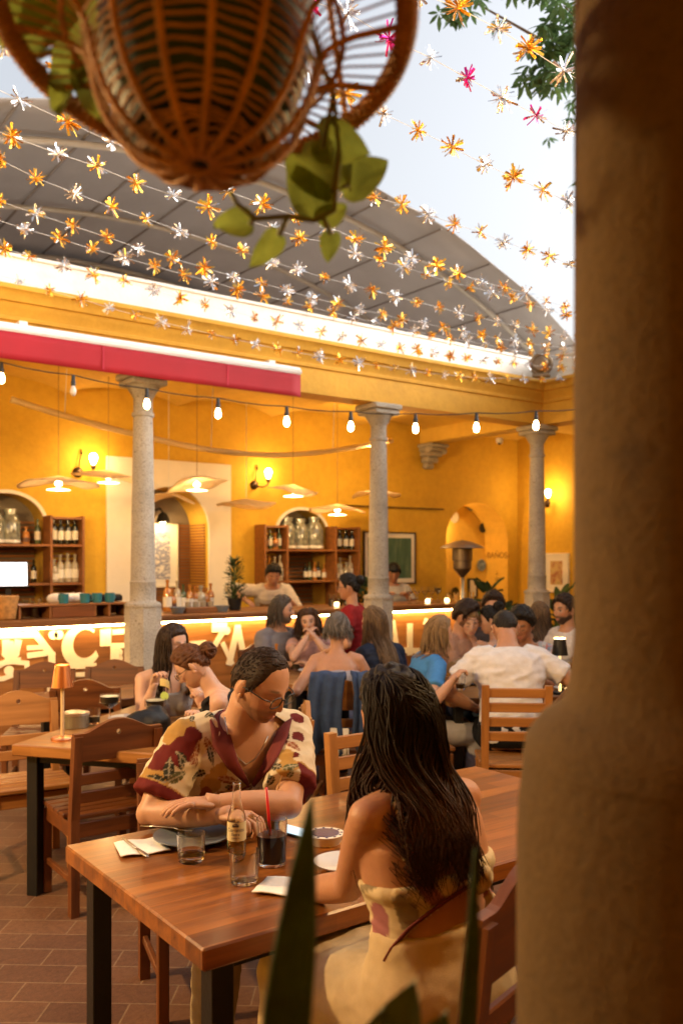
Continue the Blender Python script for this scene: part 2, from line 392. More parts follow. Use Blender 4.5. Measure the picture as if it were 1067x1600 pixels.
def arch_trim(nm, hole, w):
    xa, xb, zb, zs, zt = hole; xc, hw = (xa+xb)/2, (xb-xa)/2; b = MB(); ring = []
    for i in range(21):
        a = PI-PI*i/20; ca, sa = math.cos(a), math.sin(a); h = zt-zs
        p = [(xc+hw*ca, zs+h*sa), (xc+(hw+w)*ca, zs+(h+w)*sa)]
        ring.append([Vector((p[0][0], WALLY, p[0][1])), Vector((p[0][0], WALLY-.02, p[0][1])), Vector((p[1][0], WALLY-.02, p[1][1])), Vector((p[1][0], WALLY, p[1][1]))])
    b.rings(ring); return b.build(nm, mCream, bar_wall)
arch_trim('arch_trim', NICHE_R, .035); arch_trim('arch_trim', NICHE_L, .035)
# slatted wood inside the white doorway recess
mSlat = wood('louvre_wood', (.20, .065, .014), (.42, .17, .04), 0, .45)
b = MB()
for i in range(34):
    z = .95+i*.0335; b.box((4.335, WALLY+.42, z), (.93, .02, .017))
    b.box((4.79, WALLY+.23, z), (.018, .36, .017)); b.box((3.88, WALLY+.23, z), (.018, .36, .017))
b.build('slat_lining', mSlat, bar_wall)
t = text_mesh('‹BAÑOS›', .125, .001)
o = link('lettering', t, M('brown_lettering', (.20, .085, .012), .8), bar_wall); p = onX(776, 868, 9.785); o.location = (9.786, p.y, p.z); o.rotation_euler = (R(90), 0, R(-90))
b = MB()
for pts in (((-.03, .0), (.03, .0)), ((0, .05), (0, -.03)), ((-.04, -.06), (.04, -.06)), ((-.05, -.085), (.05, -.085))):
    b.bar((9.788, p.y+pts[0][0], p.z-.28+pts[0][1]), (9.788, p.y+pts[1][0], p.z-.28+pts[1][1]), .004, .008)
b.build('small_notice', MATS['brown_lettering'], bar_wall)

b = MB(); b.box((ENDX+.1, 2.4, 1.87), (.2, 13.4, 3.75)); w = b.build('end_wall', mWall); tag(w, 'ochre plaster end wall at the right with a sconce and framed print', 'wall')
b = MB(); b.box((-5.7, 3.0, 2.0), (.2, 12.2, 4.0)); w = b.build('side_wall', mWall); tag(w, 'ochre courtyard wall closing the left side, out of frame', 'wall')
b = MB(); b.box((2.0, -2.1, 1.87), (15.9, .2, 3.75)); w = b.build('rear_wall', mWall); tag(w, 'ochre wall of the arcade behind the viewer', 'wall')

# vaulted ceilings of the arcades
def vault(name, X0, X1, Y0, Y1, per, z0, rise, along='x'):
    b = MB(); n = int(round((X1-X0)/per*10)); P = []
    for i in range(n+1):
        x = X0+(X1-X0)*i/n; u = ((x-X0) % per)/per*2-1; z = z0+rise*math.sqrt(max(0, 1-u*u*.96))
        P.append([Vector((x, y, z)) if along == 'x' else Vector((y, x, z)) for y in (Y0, (Y0+Y1)/2, Y1)])
    b.grid(P); o = b.build(name, mWallLight, smooth=True); return tag(o, kind='structure')
vault('ceiling_bar', -5.6, 8.05, 7.1, WALLY+.02, 1.25, 3.33, .17)
vault('ceiling_side', -2.0, 9.2, 8.2, ENDX+.02, 1.25, 3.33, .17, 'y')
b = MB(); b.box((1.8, -.55, 3.45), (13.4, 2.9, .1)); tag(b.build('ceiling_rear', mWallLight), kind='structure')
b = MB(); b.box((2.1, 8.2, 3.70), (15.6, 2.2, .08)); b.box((9.1, 2.4, 3.70), (2.0, 9.2, .08)); b.box((1.8, -.55, 3.70), (12.4, 2.9, .08)); tag(b.build('roof', mWhite), kind='structure')

# architrave and moulded cornice, mitred at the corner, then the white parapet above
def sweep(name, mat, prof, path):
    b = MB(); rs = []
    for (x, y, ox, oy) in path: rs.append([Vector((x+ox*o, y+oy*o, z)) for o, z in prof])
    b.rings(rs); return b.build(name, mat, auto=35)
PATH = [(-5.6, BEAMY, 0, -1), (COLX, BEAMY, -1, -1), (COLX, .9, -1, 0)]
prof = [(-.26, 3.23), (0, 3.23), (0, 3.47), (.018, 3.475), (.022, 3.50), (.012, 3.505), (.02, 3.53), (.05, 3.56), (.062, 3.60), (.085, 3.605), (.10, 3.64), (.13, 3.675), (.14, 3.68), (.14, 3.715), (.0, 3.74), (-.26, 3.74)]
o = sweep('cornice_beam', mCorn, prof, PATH); tag(o, 'ochre beam with stepped moulded cornice carried by the stone columns', 'beam')
o = sweep('parapet', mWhite, [(-.22, 3.741), (-.10, 3.741), (-.10, 3.99), (-.085, 3.995), (-.085, 4.02), (-.22, 4.02)], PATH); tag(o, 'white rendered parapet above the yellow cornice', 'parapet')
b = MB(); b.box((8.16, 8.16, 3.44), (.24, 1.88, .40), bev=.01); o = b.build('cross_beam', mWallLight); tag(o, 'pale yellow ceiling beam from the corner column back to the bar wall', 'beam')
b = MB(); b.box((1.2, .72, 3.45), (13.0, .26, .44), bev=.01); o = b.build('arcade_beam', mCorn); tag(o, 'ochre beam over the near arcade above the hanging basket', 'beam')
# carved bracket under the cross beam
b = MB(); c = Vector((8.16, WALLY, 3.23))
for k, (h, d, w) in enumerate(((.05, .30, .34), (.05, .27, .28), (.07, .22, .24), (.08, .16, .2), (.08, .1, .14))):
    b.box((c.x, c.y-d/2, c.z-.025-sum((.05, .05, .07, .08, .08)[:k])-h/2+.025), (w, d, h), bev=.018)
for sx in (-1, 1): b.ell((c.x+sx*.14, c.y-.2, c.z-.09), (.045, .06, .05))
o = b.build('stone_bracket', mStone, smooth=False); tag(o, 'carved stone bracket under the ceiling beam on the yellow wall', 'bracket')

# stone columns: octagonal pedestal, entasis shaft, moulded capital
def column(loc, label, mat, s=1.0, seed=0):
    t = empty('stone_column', loc, 0, label, 'column', 'stone columns of the arcade')
    b = MB(); r = .155*s
    b.lathe([(r*1.12, 0), (r*1.12, .10), (r, .13), (r, 1.22), (r*.97, 1.255)], 8, rot0=PI/8); b.build('pedestal', mat, t, auto=30)
    b = MB(); q = .098*s; pr = [(r*.98, 1.255), (r*1.0, 1.27), (r*.96, 1.285), (q*1.16, 1.30), (q*1.1, 1.31), (q*1.1, 1.46), (q*1.13, 1.465), (q*1.06, 1.475)]
    for i in range(9): z = 1.48+(2.86-1.48)*i/8; pr.append((q*(1.05-.23*(i/8)**1.25), z))
    b.lathe(pr, 28); b.build('shaft', mat, t, auto=40)
    b = MB(); k = q*.82; b.lathe([(k, 2.86), (k*1.14, 2.865), (k*1.18, 2.88), (k*1.14, 2.895), (k, 2.90), (k, 3.02), (k*1.1, 3.03), (k*1.2, 3.045), (k*1.55, 3.09), (k*1.75, 3.12)], 28)
    b.box((0, 0, 3.145), (k*3.9, k*3.9, .05), bev=.012); b.box((0, 0, 3.20), (k*4.4, k*4.4, .056), bev=.012); b.build('capital', mat, t, auto=40)
    return t
column((3.10, COLY, 0), 'stone column standing left in front of the bar, under the red awning', mStone)
column((5.66, COLY, 0), 'stone column in the middle, rising behind the waitress in red', mStone)
column((8.06, COLY, 0), 'stone column at the courtyard corner beside the plants', mStone)
# the pillar close beside the viewer: much heavier, brown, colour darkened for shade, with a round shoulder
near = W(1062, .98)
t = empty('stone_column', near, YAW(10), 'huge brown blurred stone pillar, coloured dark for shade, close by on the right', 'column', 'stone columns of the arcade')
b = MB(); b.lathe([(.215, 0), (.215, .12), (.18, .15), (.178, 1.34), (.176, 1.38), (.170, 1.43)], 40); b.build('pedestal', mStoneShade, t, auto=50)
b = MB(); b.lathe([(.172, 1.425), (.168, 1.45), (.15, 1.475), (.128, 1.49), (.120, 1.51), (.1145, 1.56), (.1145, 1.9), (.113, 2.86)], 40); b.build('shaft', mStoneShade, t, auto=40)
b = MB(); b.lathe([(.113, 2.86), (.13, 2.88), (.113, 2.9), (.113, 3.02), (.16, 3.1)], 28); b.box((0, 0, 3.16), (.42, .42, .10), bev=.012); b.build('capital', mStoneShade, t, auto=40)

# ---------------------------------------------------------------- grey barrel tent over the roof terrace
TX, TZ, TR = 4.4, 5.62, 8.96
def tz(x, dz=0): return TZ+dz-(TR-math.sqrt(max(.01, TR*TR-(x-TX)**2)))
tent = empty('tent_canopy', (TX, 9.0, 3.74), 0, 'large grey arched canvas tent over the roof terrace behind the parapet', 'tent')
O = Vector((TX, 9.0, 3.74))
b = MB(); P = []
for i in range(49):
    x = TX-5.4+10.8*i/48
    P.append([Vector((x, y, tz(x)+.012*math.sin(y*5+i))) - O for y in (7.18, 7.5, 7.8, 8.6, 9.4, 10.2, 11.0, 11.5)])
b.grid(P); o = b.build('canvas', mTent, tent, smooth=True); solid(o, .012, 1)
b = MB()
for k in range(-7, 8):
    x = TX+k*.76; z = tz(x)-.02
    b.box(Vector((x, 9.34, z))-O, (.022, 4.3, .012))
b.build('seam', mTentSeam, tent)
for y, r in ((7.82, .035), (9.6, .03), (11.3, .035)):
    b = MB(); b.tube([Vector((TX-5.3+10.6*i/40, y, tz(TX-5.3+10.6*i/40)-.075)) - O for i in range(41)], r, 8); b.build('arch_tube', mTentTube, tent, smooth=True)
b = MB(); P = []
for i in range(41):
    x = TX-5.3+10.6*i/40; P.append([Vector((x, 11.5, tz(x)))-O, Vector((x, 11.5, tz(x)-.45-.03*math.sin(i*1.3)))-O])
b.grid(P); o = b.build('end_flap', mTent, tent, smooth=True); solid(o, .01)
for x in (TX-5.2, TX+5.2):
    for y in (7.82, 11.3):
        b = MB(); b.tube([Vector((x, y, 3.74))-O, Vector((x, y, tz(x)-.07))-O], .035, 8); b.build('post', mTentTube, tent)

# ---------------------------------------------------------------- red roller awning fixed under the cornice
aw = empty('awning', (1.5, 6.66, 3.2), 0, 'rolled up red awning with a white front bar over the left column', 'awning')
A0, A1 = -5.0, 4.47
b = MB(); b.box(((A0+A1)/2-1.5, .04, .155), (A1-A0, .13, .075), bev=.025); b.build('front_bar', mAwnW, aw, auto=40)
b = MB(); n = 90; P = []
for i in range(n+1):
    x = A0+.02+(A1-A0-.04)*i/n-1.5; P.append([Vector((x, .005*math.sin(x*2.1)*(1-z*3)-.01, .125-.20*k/4-(.006*abs(math.sin(x*1.1)) if k == 4 else 0))) for k, z in enumerate((.3, .25, .2, .1, 0))])
b.grid(P); o = b.build('valance', mRed, aw, smooth=True); solid(o, .006)
b = MB()
for x in (-3.4, -2.3, -1.2, -.1, 1.0, 2.1): b.box((x+.1, -.018, .03), (.012, .003, .185))
b.build('seam', M('red_seam', (.42, .02, .05), .8), aw)
for x in (A0+.3, 2.0, A1-.3):
    b = MB(); b.box((x-1.5, .13, .20), (.06, .22, .05)); b.build('wall_bracket', mAwnW, aw)

# added awning out of view, keeps sky light off the near tables
shade_awning = empty('awning', (-1.6, .86, 3.36), 0, 'unseen red awning added to shade the near tables, overhead and out of the frame', 'awning')
b = MB(); P = []
for i in range(25):
    x = -3.4+6.4*i/24; P.append([Vector((x, 1.36*k/6, .0-.10*k/6-.02*math.sin(k/6*PI)+.004*math.sin(x*3))) for k in range(7)])
b.grid(P); o = b.build('canvas', mRed, shade_awning, smooth=True); solid(o, .006)
b = MB(); b.box((-.2, 1.40, -.11), (6.4, .09, .06), bev=.02); b.build('front_bar', mAwnW, shade_awning, auto=40)
# ---------------------------------------------------------------- string of bulbs across the courtyard
px_b = [(-215, 548), (-107, 572), (3, 590), (115, 610), (230, 631), (341, 646), (448, 659), (548, 667), (649, 670), (744, 669), (837, 666), (925, 660)]
bs = empty('string_lights', W(448, 6.6, 2.75), 0, 'black cable of small bare bulbs strung across the courtyard in front of the columns', 'string lights'); O = bs.location.copy()
pts = []
for i, (x, y) in enumerate(px_b): pts.append(WZ(x, y-24, 6.35+.085*i)-O)
cab = [pts[0]+(pts[0]-pts[1])*1.5+Vector((0, 0, .25))]
for a, c in zip(pts, pts[1:]): cab += [a, a.lerp(c, .33)-Vector((0, 0, .012)), a.lerp(c, .67)-Vector((0, 0, .012))]
cab += [pts[-1], pts[-1]+(pts[-1]-pts[-2])*2.4+Vector((0, 0, .5))]
b = MB(); b.tube(cab, .0045, 6); b.build('cable', mCable, bs)
for i, p in enumerate(pts):
    b = MB(); b.lathe([(.004, .0), (.013, -.005), (.015, -.045), (.019, -.05), (.019, -.075), (.014, -.08)], 10, p); s = b.build('socket', mCable, bs, auto=40)
    b = MB(); b.lathe([(.012, -.08), (.017, -.092), (.024, -.115), (.0235, -.135), (.016, -.152), (.003, -.158)], 12, p)
    b.build('bulb', M('unlit_bulb', (.55, .5, .45), .1, coat=.4) if i == 3 else mBulb, bs, smooth=True)

# ---------------------------------------------------------------- lamps
LAMPK = .54
def point(parent, loc, watts, r=.04, col=LAMP):
    l = bpy.data.lights.new('lamp_light', 'POINT'); l.energy = watts*LAMPK; l.color = col; l.shadow_soft_size = r
    o = bpy.data.objects.new('lamp_light', l); COL.objects.link(o); o.parent = parent; o.location = loc; return o
mShade = cloth_translucent('lamp_silk', (.82, .68, .46), .62, .10, 10)
def pendant(loc, rad, label, lit, seed, tilt=0, top=3.42, watts=8, shape=0):
    t = empty('pendant_lamp', loc, 0, label, 'pendant lamp', 'silk disc lamps over the bar'); rnd = random.Random(seed); ph = [rnd.uniform(0, 6.28) for _ in range(4)]
    def hgt(u, a):
        if shape == 1: return .055*math.cos(u*1.9)-.05*u*u*math.cos(2*a+ph[0])
        return .05*(1-u)**1.5-.028*u*u*(1+.6*math.cos(2*a+ph[0]))-.018*u*u*math.cos(3*a+ph[1])-.004*math.sin(9*a+6*u+ph[2])*u
    b = MB(); P = []
    for j in range(9):
        u = .03+.97*j/8; P.append([Vector((rad*u*math.cos(2*PI*i/40)*(1+.08*math.cos(2*2*PI*i/40+ph[3])), rad*u*math.sin(2*PI*i/40), hgt(u, 2*PI*i/40))) for i in range(40)])
    m = Matrix.Rotation(R(tilt), 3, 'X') @ Matrix.Rotation(R(tilt*.7), 3, 'Y')
    b.grid([[m @ p for p in r] for r in P], closed=True); o = b.build('shade', mShade, t, smooth=True); solid(o, .004)
    b = MB(); b.tube([(0, 0, .06), (0, 0, top-loc[2])], .003, 5); b.build('cord', mCord if not lit else M('brown_cord', (.25, .15, .06), .8), t)
    if lit:
        b = MB(); b.lathe([(.005, -.06), (.10, -.075), (.105, -.079), (.005, -.085)], 24); b.build('diffuser', M('lit_diffuser', (1, .8, .5), .5, emit=3.5, ecol=(1, .70, .34)), t, smooth=True)
        b = MB(); b.lathe([(.004, .01), (.03, -.01), (.032, -.03), (.004, -.05)], 12); b.build('bulb', mBulb, t, smooth=True)
        point(t, (0, 0, -.13), watts, .05)
    return t
def PD(px, py, Y): p = onY(px, py, Y); return (p.x, p.y, p.z)
pendant(PD(92, 752, 7.9), .34, 'glowing wide silk disc pendant at far left, above the left niche', True, 1)
pendant(PD(170, 742, 8.2), .33, 'glowing silk disc pendant just left of the left stone column', True, 2, 6)
pendant(PD(308, 754, 7.8), .33, 'folded glowing silk pendant hanging in front of the white doorway surround', True, 3, -10)
pendant(PD(264, 778, 8.7), .26, 'unlit curved silk disc pendant partly behind the left stone column', False, 4, 0, shape=1)
pendant(PD(385, 786, 8.6), .33, 'unlit flat silk disc pendant right of the white doorway surround', False, 5)
pendant(PD(458, 764, 7.7), .25, 'small glowing two tier silk pendant below the bamboo pole', True, 6, 8)
pendant(PD(527, 794, 8.1), .31, 'glowing silk disc pendant above the shelf with wine bottles', True, 7)
pendant(PD(588, 770, 8.4), .31, 'dim silk disc pendant half hidden behind the middle stone column', False, 8)

def sconce(loc, face, label, watts=14):
    t = empty('wall_sconce', loc, face, label, 'wall lamp', 'bare bulb sconces')      # local -Y points off the wall
    b = MB(); b.lathe([(.055, 0), (.055, -.012), (.04, -.03), (.012, -.04)], 18, mat=Matrix.Rotation(R(-90), 3, 'X')); b.build('wall_plate', mIron, t, auto=40)
    b = MB(); b.tube([(0, -.03, 0), (0, -.09, -.02), (.05, -.13, -.03), (.11, -.13, 0), (.12, -.13, .03)], .010, 8)
    b.tube([(0, -.02, .02), (.01, -.035, .12), (.035, -.02, .20), (.03, -.02, .24)], .007, 6); b.ell((.035, -.02, .2), (.013, .013, .013)); b.build('arm', mIron, t, smooth=True)
    b = MB(); b.lathe([(.015, .03), (.024, .035), (.024, .07), (.014, .075)], 12, (.12, -.13, 0)); b.build('socket', mIron, t, auto=40)
    b = MB(); b.lathe([(.014, .075), (.028, .10), (.042, .14), (.042, .165), (.028, .19), (.004, .20)], 14, (.12, -.13, 0)); b.build('bulb', mBulb, t, smooth=True)
    point(t, (.12, -.235, .14), watts, .05)
    return t
p = onY(122, 738, WALLY); sconce(p, 0, 'bronze wall sconce with bare bulb above the left niche', 6.5)
p = onY(397, 758, WALLY); sconce(p, 0, 'bronze wall sconce with bare bulb between doorway surround and right shelf', 6)
p = onX(855, 787, ENDX); sconce(p, R(-90), 'bronze wall sconce behind the corner column on the end wall', 9)
sconce((8.545, 9.36, 1.95), R(90), 'unseen bronze sconce added on the hidden left jamb of the passage arch', 8)  # unseen sconce put in to brighten the passage's back wall
sconce((9.98, 5.2, 2.35), R(-90), 'unseen bronze sconce added on the end wall behind the near pillar', 16)  # unseen sconce added as extra warm light
# unseen lanterns, added to throw warm light on the near and left tables
def lantern(loc, label, watts, top=3.40):
    t = empty('unseen_lantern', loc, 0, label, 'lantern', 'unseen lanterns')
    b = MB(); b.tube([(0, 0, .12), (0, 0, top-loc[2])], .005, 6); b.build('chain', mCable, t)
    b = MB(); b.lathe([(.03, .12), (.05, .1), (.05, .07), (.02, .06)], 12); b.build('cap', mIron, t, auto=40)
    b = MB(); b.lathe([(.015, .06), (.035, .03), (.045, -.01), (.03, -.045), (.004, -.055)], 14); b.build('bulb', mBulb, t, smooth=True)
    point(t, (0, 0, -.12), watts, .07); return t
lantern((-1.0, 3.9, 2.72), 'unseen bare bulb lantern added to warm the near tables, left of the view', 330)
lantern((-1.9, 5.3, 2.72), 'unseen bare bulb lantern added to warm the far left tables, left of the view', 80)
lantern((2.75, 1.2, 2.72), 'unseen bare bulb lantern added over the right end of the near table, hidden by the big pillar', 95)
# lamp over the vault beyond the middle column: brightens the ceiling there
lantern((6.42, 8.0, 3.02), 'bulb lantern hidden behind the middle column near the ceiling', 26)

# ---------------------------------------------------------------- bent bamboo pole hung over the bar
t = empty('bamboo_pole', PD(330, 703, 8.0), 0, 'long curved bamboo pole hung by cords above the pendants', 'pole'); O = t.location.copy()
ctrl = [(18, 624), (120, 655), (230, 683), (330, 703), (430, 711), (520, 704), (612, 688)]
pp = [onY(x, y, 8.0)-O for x, y in ctrl]; sm = []
for i in range(len(pp)-1):
    a, c = pp[i], pp[i+1]; q0 = pp[max(i-1, 0)]; q1 = pp[min(i+2, len(pp)-1)]
    for k in range(6): u = k/6; sm.append(.5*((2*a)+(c-q0)*u+(2*q0-5*a+4*c-q1)*u*u+(3*a-q0-3*c+q1)*u**3))
sm.append(pp[-1]); b = MB(); b.tube(sm, [.027 if i % 4 else .031 for i in range(len(sm))], 10); b.build('cane', mBamboo, t, smooth=True)
b = MB()
for i in (5, 18, 30): b.tube([sm[i], sm[i]+Vector((.02, 0, 3.4-(sm[i]+O).z))], .004, 5)
b.build('cord', mCord, t)
b = MB(); b.bar(onY(520, 789, WALLY-.03), onY(693, 796, WALLY-.03), .016, .016); o = b.build('picture_rail', mIron); tag(o, 'thin dark metal rail on the yellow wall above the green picture', 'rail')

# ---------------------------------------------------------------- the bar
BY, BZ = 7.5, 1.15
bar = empty('bar_counter', (2.5, BY, 0), 0, 'long wooden bar with white painted motifs lit from under its counter', 'bar'); O = bar.location.copy()
BX0, BX1 = -4.5, 7.62
b = MB(); b.box(Vector(((BX0+BX1)/2, BY+.27, BZ-.03))-O, (BX1-BX0, .78, .06), bev=.012); b.build('counter', mCounter, bar, auto=30)
b = MB(); b.box(Vector(((BX0+BX1-.1)/2, BY+.08, .53))-O, (BX1-BX0-.1, .05, 1.06)); b.build('front_panel', mBarWood, bar)
b = MB(); b.box(Vector((BX1-.09, BY+.36, .53))-O, (.05, .5, 1.06)); b.build('end_panel', mBarWood, bar)
b = MB(); b.box(Vector(((BX0+BX1)/2, BY-.02, BZ-.072))-O, (BX1-BX0-.14, .03, .018)); b.build('light_strip', M('led_strip', (1, .7, .4), .4, emit=22, ecol=(1, .66, .27)), bar)
b = MB(); b.box(Vector(((BX0+BX1)/2, BY+.0, .06))-O, (BX1-BX0-.1, .1, .12), bev=.01); b.build('kick_board', mWoodEdge, bar)
FY = BY+.052
NSTR = [0]
def stroke(b, pts, w):
    w *= .78
    q = [onY(x, y, FY) for x, y in pts]
    for i, (a, c) in enumerate(zip(q, q[1:])):
        d = (c-a).normalized()*w*.35; NSTR[0] += 1
        b.bar(a-d, c+d, .004+.0003*NSTR[0], w, up=None if abs((c-a).normalized().z) < .95 else (1, 0, 0))
def z5(l): return [(x*.328, 750+y*.328) for x, y in l]
def z6(l): return [(300+x*.328, 750+y*.328) for x, y in l]
b = MB()
for l, w in (([(30, 772), (30, 828), (52, 858), (76, 828), (88, 772)], .075), ([(55, 775), (55, 850)], .05), ([(-60, 905), (0, 882), (40, 862), (92, 858)], .06), ([(-80, 742), (172, 736), (248, 832), (250, 900)], .075),
             ([(138, 800), (198, 797)], .05), ([(140, 836), (215, 826)], .06), ([(492, 722), (492, 782)], .065), ([(518, 718), (518, 782)], .06), ([(600, 788), (540, 790), (540, 872)], .06), ([(-40, 880), (62, 866), (130, 872), (130, 912), (42, 922)], .05),
             ([(268, 892), (452, 884)], .06), ([(545, 725), (590, 722)], .06), ([(562, 808), (562, 858)], .04), ([(-70, 960), (20, 945), (60, 930), (150, 935)], .05), ([(240, 940), (240, 1010)], .06), ([(300, 930), (430, 925), (430, 990)], .05)): stroke(b, z5(l), w)
for l, w in (([(110, 702), (152, 702)], .12), ([(140, 735), (92, 815)], .07), ([(178, 872), (218, 702), (246, 835)], .08), ([(148, 782), (190, 872)], .06), ([(455, 772), (490, 718)], .08), ([(500, 745), (560, 760), (545, 800)], .06), ([(-5, 780), (60, 775), (60, 840)], .06), ([(640, 700), (665, 790)], .07)): stroke(b, z6(l), w)
for l, w in (([(612, 975), (618, 1012)], .12), ([(640, 978), (640, 1020)], .1), ([(665, 972), (690, 990)], .1), ([(610, 1015), (680, 1018)], .08)): stroke(b, l, w)
for x, y in z5([(255, 738), (282, 738), (565, 822), (565, 850), (45, 908)])+z6([(165, 718)]):
    p = onY(x, y, FY); b.lathe([(.001, -.003), (.04, -.003), (.04, .004), (.001, .004)], 16, p, Matrix.Rotation(R(90), 3, 'X'))
p = onY(128, 1010, FY); outer = []; inner = []          # crescent moon
for i in range(25):
    a = R(48)+R(282)*i/24; outer.append((.175*math.cos(a), .185*math.sin(a))); inner.append((.035+.112*math.cos(a*.98+.05)*1.0, .02+.125*math.sin(a)))
for (a0, a1), (c0, c1) in zip(zip(outer, outer[1:]), zip(inner, inner[1:])): b.prism([a0, a1, c1, c0], p+Vector((0, .004, 0)), (1, 0, 0), (0, 0, 1), (0, -.008, 0))
cr = b
me = cr.mesh(); me.transform(Matrix.Translation(-O)); link('painted_motif', me, M('white_paint', (.80, .68, .46), .6, var=.06, vscale=12), bar)
# ================================================================ FOIL GARLANDS
def flower_mesh(seed, mats2):
    rnd = random.Random(seed); b = MB()
    n = rnd.randint(22, 40)
    for i in range(n):
        a = 2*PI*i/n+rnd.uniform(-.25, .25); el = rnd.uniform(-.95, .95)
        d = Vector((math.cos(a)*math.cos(el), math.sin(el), math.sin(a)*math.cos(el))); L = rnd.uniform(.030, .058); w = rnd.uniform(.0030, .0055)
        x, y = frame(d); tw = rnd.uniform(0, PI); s = x*math.cos(tw)+y*math.sin(tw); nn = d.cross(s)
        bend = rnd.uniform(-.02, .02); b.mi = 0 if rnd.random() < .82 else 1
        P = []
        for k in range(4):
            u = k/3; ww = w*(.45+.55*min(1, u*2)); c = d*L*u+nn*bend*u*u
            P.append([c-s*ww, c+s*ww])
        b.grid(P)
    b.mi = 0; b.ell((0, 0, 0), (.007, .007, .007), None, 6, 4)
    return b.mesh('foil_flower')
FM = {'G': mGold, 'S': mSilver, 'P': mPink}
FL = {k: [flower_mesh(100*i+ord(k), None) for i in range(10)] for k in 'GSP'}
for k in FL:
    for i, me in enumerate(FL[k]): me.materials.append(FM[k]); me.materials.append(FM['S'] if k != 'S' else (FM['G'] if i % 2 else FM['S']))
frnd = random.Random(5)
def garland(Y, pts, label, kinds, left=1, right=1):
    P3 = [onY(x, y, Y) for x, y in pts]
    c0 = P3[len(P3)//2]; t = empty('foil_garland', c0, 0, label, 'garland', 'foil flower garlands over the courtyard')
    stepL, stepR = P3[0]-P3[1], P3[-1]-P3[-2]
    ext = [P3[0]+stepL*(k+1)+Vector((0, 0, .012*k*k)) for k in range(left)][::-1]; exr = [P3[-1]+stepR*(k+1)+Vector((0, 0, .01*k*k)) for k in range(right)]
    seq = ext+P3+exr; b = MB()
    endR = Vector((8.15, Y, 4.0)); endL = Vector((-5.6, Y, 4.4))
    line = ([endL] if seq[0].x > -5.2 else [])+seq+([endR] if seq[-1].x < 7.9 else [])
    b.tube([q-c0 for q in line], .0016, 4); b.build('cord', mCord, t)
    for i, q in enumerate(seq):
        k = kinds[(i-left) % len(kinds)]; me = frnd.choice(FL[k]); f = bpy.data.objects.new('foil_flower', me); COL.objects.link(f); f.parent = t
        f.location = q-c0; f.rotation_euler = (frnd.uniform(-.8, .8), frnd.uniform(0, 6.28), frnd.uniform(-.7, .7)+CAMYAW*.6); f.scale = (frnd.uniform(.85, 1.35),)*3
garland(2.27, [(648, -14), (715, 12), (778, 45), (825, 75), (880, 110)], 'foil garland nearest of all, gold and silver flowers at the top right beside the tree', 'SGSGS', 1, 2)
garland(2.57, [(415, -42), (480, 0), (543, 20), (608, 60), (672, 90), (730, 122), (785, 152), (837, 180), (885, 205)], 'foil garland of alternating magenta and silver flowers', 'SPSPSPSPS', 1, 2)
garland(3.04, [(480, 110), (540, 145), (598, 178), (653, 203), (706, 230), (757, 257), (802, 277), (848, 297), (886, 315)], 'foil garland with gold flowers just below the magenta one', 'SGSGGSGGS', 2, 2)
garland(3.73, [(8, 70), (90, 112), (170, 150), (250, 185), (330, 217), (405, 245), (475, 272), (540, 295), (585, 308), (628, 320), (668, 335), (710, 350), (750, 363), (787, 378), (824, 390), (858, 400), (890, 413)], 'foil garland ending on the right at mid height against open sky', 'SGSGGSGSGGSGGSGGS', 1, 2)
garland(4.26, [(30, 155), (105, 190), (175, 222), (240, 252), (300, 277), (355, 299), (409, 318), (462, 338), (512, 354), (556, 373), (601, 386), (643, 403), (682, 415), (715, 427), (752, 440), (787, 449), (821, 458), (853, 471), (882, 478)], 'foil garland crossing the top edge of the tent from the left', 'SGSGSGGGSGGSGGSGSGG', 1, 2)
garland(4.55, [(19, 213), (91, 240), (152, 260), (214, 286), (270, 305), (325, 323), (378, 341), (426, 357), (468, 371), (509, 378), (555, 396), (594, 408), (631, 417), (667, 429), (702, 441), (735, 448), (769, 457), (800, 466), (828, 475), (856, 484), (884, 492)], 'foil garland second below the tent edge, starting with a gold and white flower', 'GSGGSGGSGGSGSGGGSGGSG', 1, 2)
garland(5.0, [(0, 249), (57, 278), (118, 302), (174, 323), (230, 342), (282, 361), (331, 377), (378, 392), (424, 409), (465, 421), (507, 434), (546, 444), (582, 454), (617, 463), (652, 472), (686, 480), (717, 489), (747, 496), (776, 503), (804, 509), (831, 515), (857, 520), (882, 524)], 'foil garland crossing the middle of the grey tent', 'GGSGGSGGSSGSGSGGSGSSGGS', 1, 2)
garland(5.44, [(0, 314), (57, 334), (114, 353), (169, 371), (218, 388), (270, 404), (319, 418), (365, 432), (409, 442), (449, 454), (487, 465), (527, 475), (563, 484), (597, 491), (629, 499), (663, 505), (693, 512), (723, 518), (752, 524), (778, 529), (804, 533), (828, 537), (853, 540), (880, 543)], 'foil garland low on the tent, left end beside a yellow flower', 'GSGGSGGSGSSGSGGSGSGGSGGS', 1, 2)
garland(5.67, [(-8, 342), (40, 358), (94, 373), (145, 389), (195, 403), (242, 416), (288, 429), (330, 440), (371, 452), (411, 462), (449, 471), (484, 480), (520, 488), (552, 497), (585, 503), (615, 510), (646, 517), (674, 523), (703, 529), (730, 533), (757, 538), (782, 543), (805, 548), (828, 551), (853, 554), (878, 557)], 'foil garland along the lowest edge of the tent', 'SSGGSGGSGGGGGSSGSGGSSGSGGG', 1, 2)
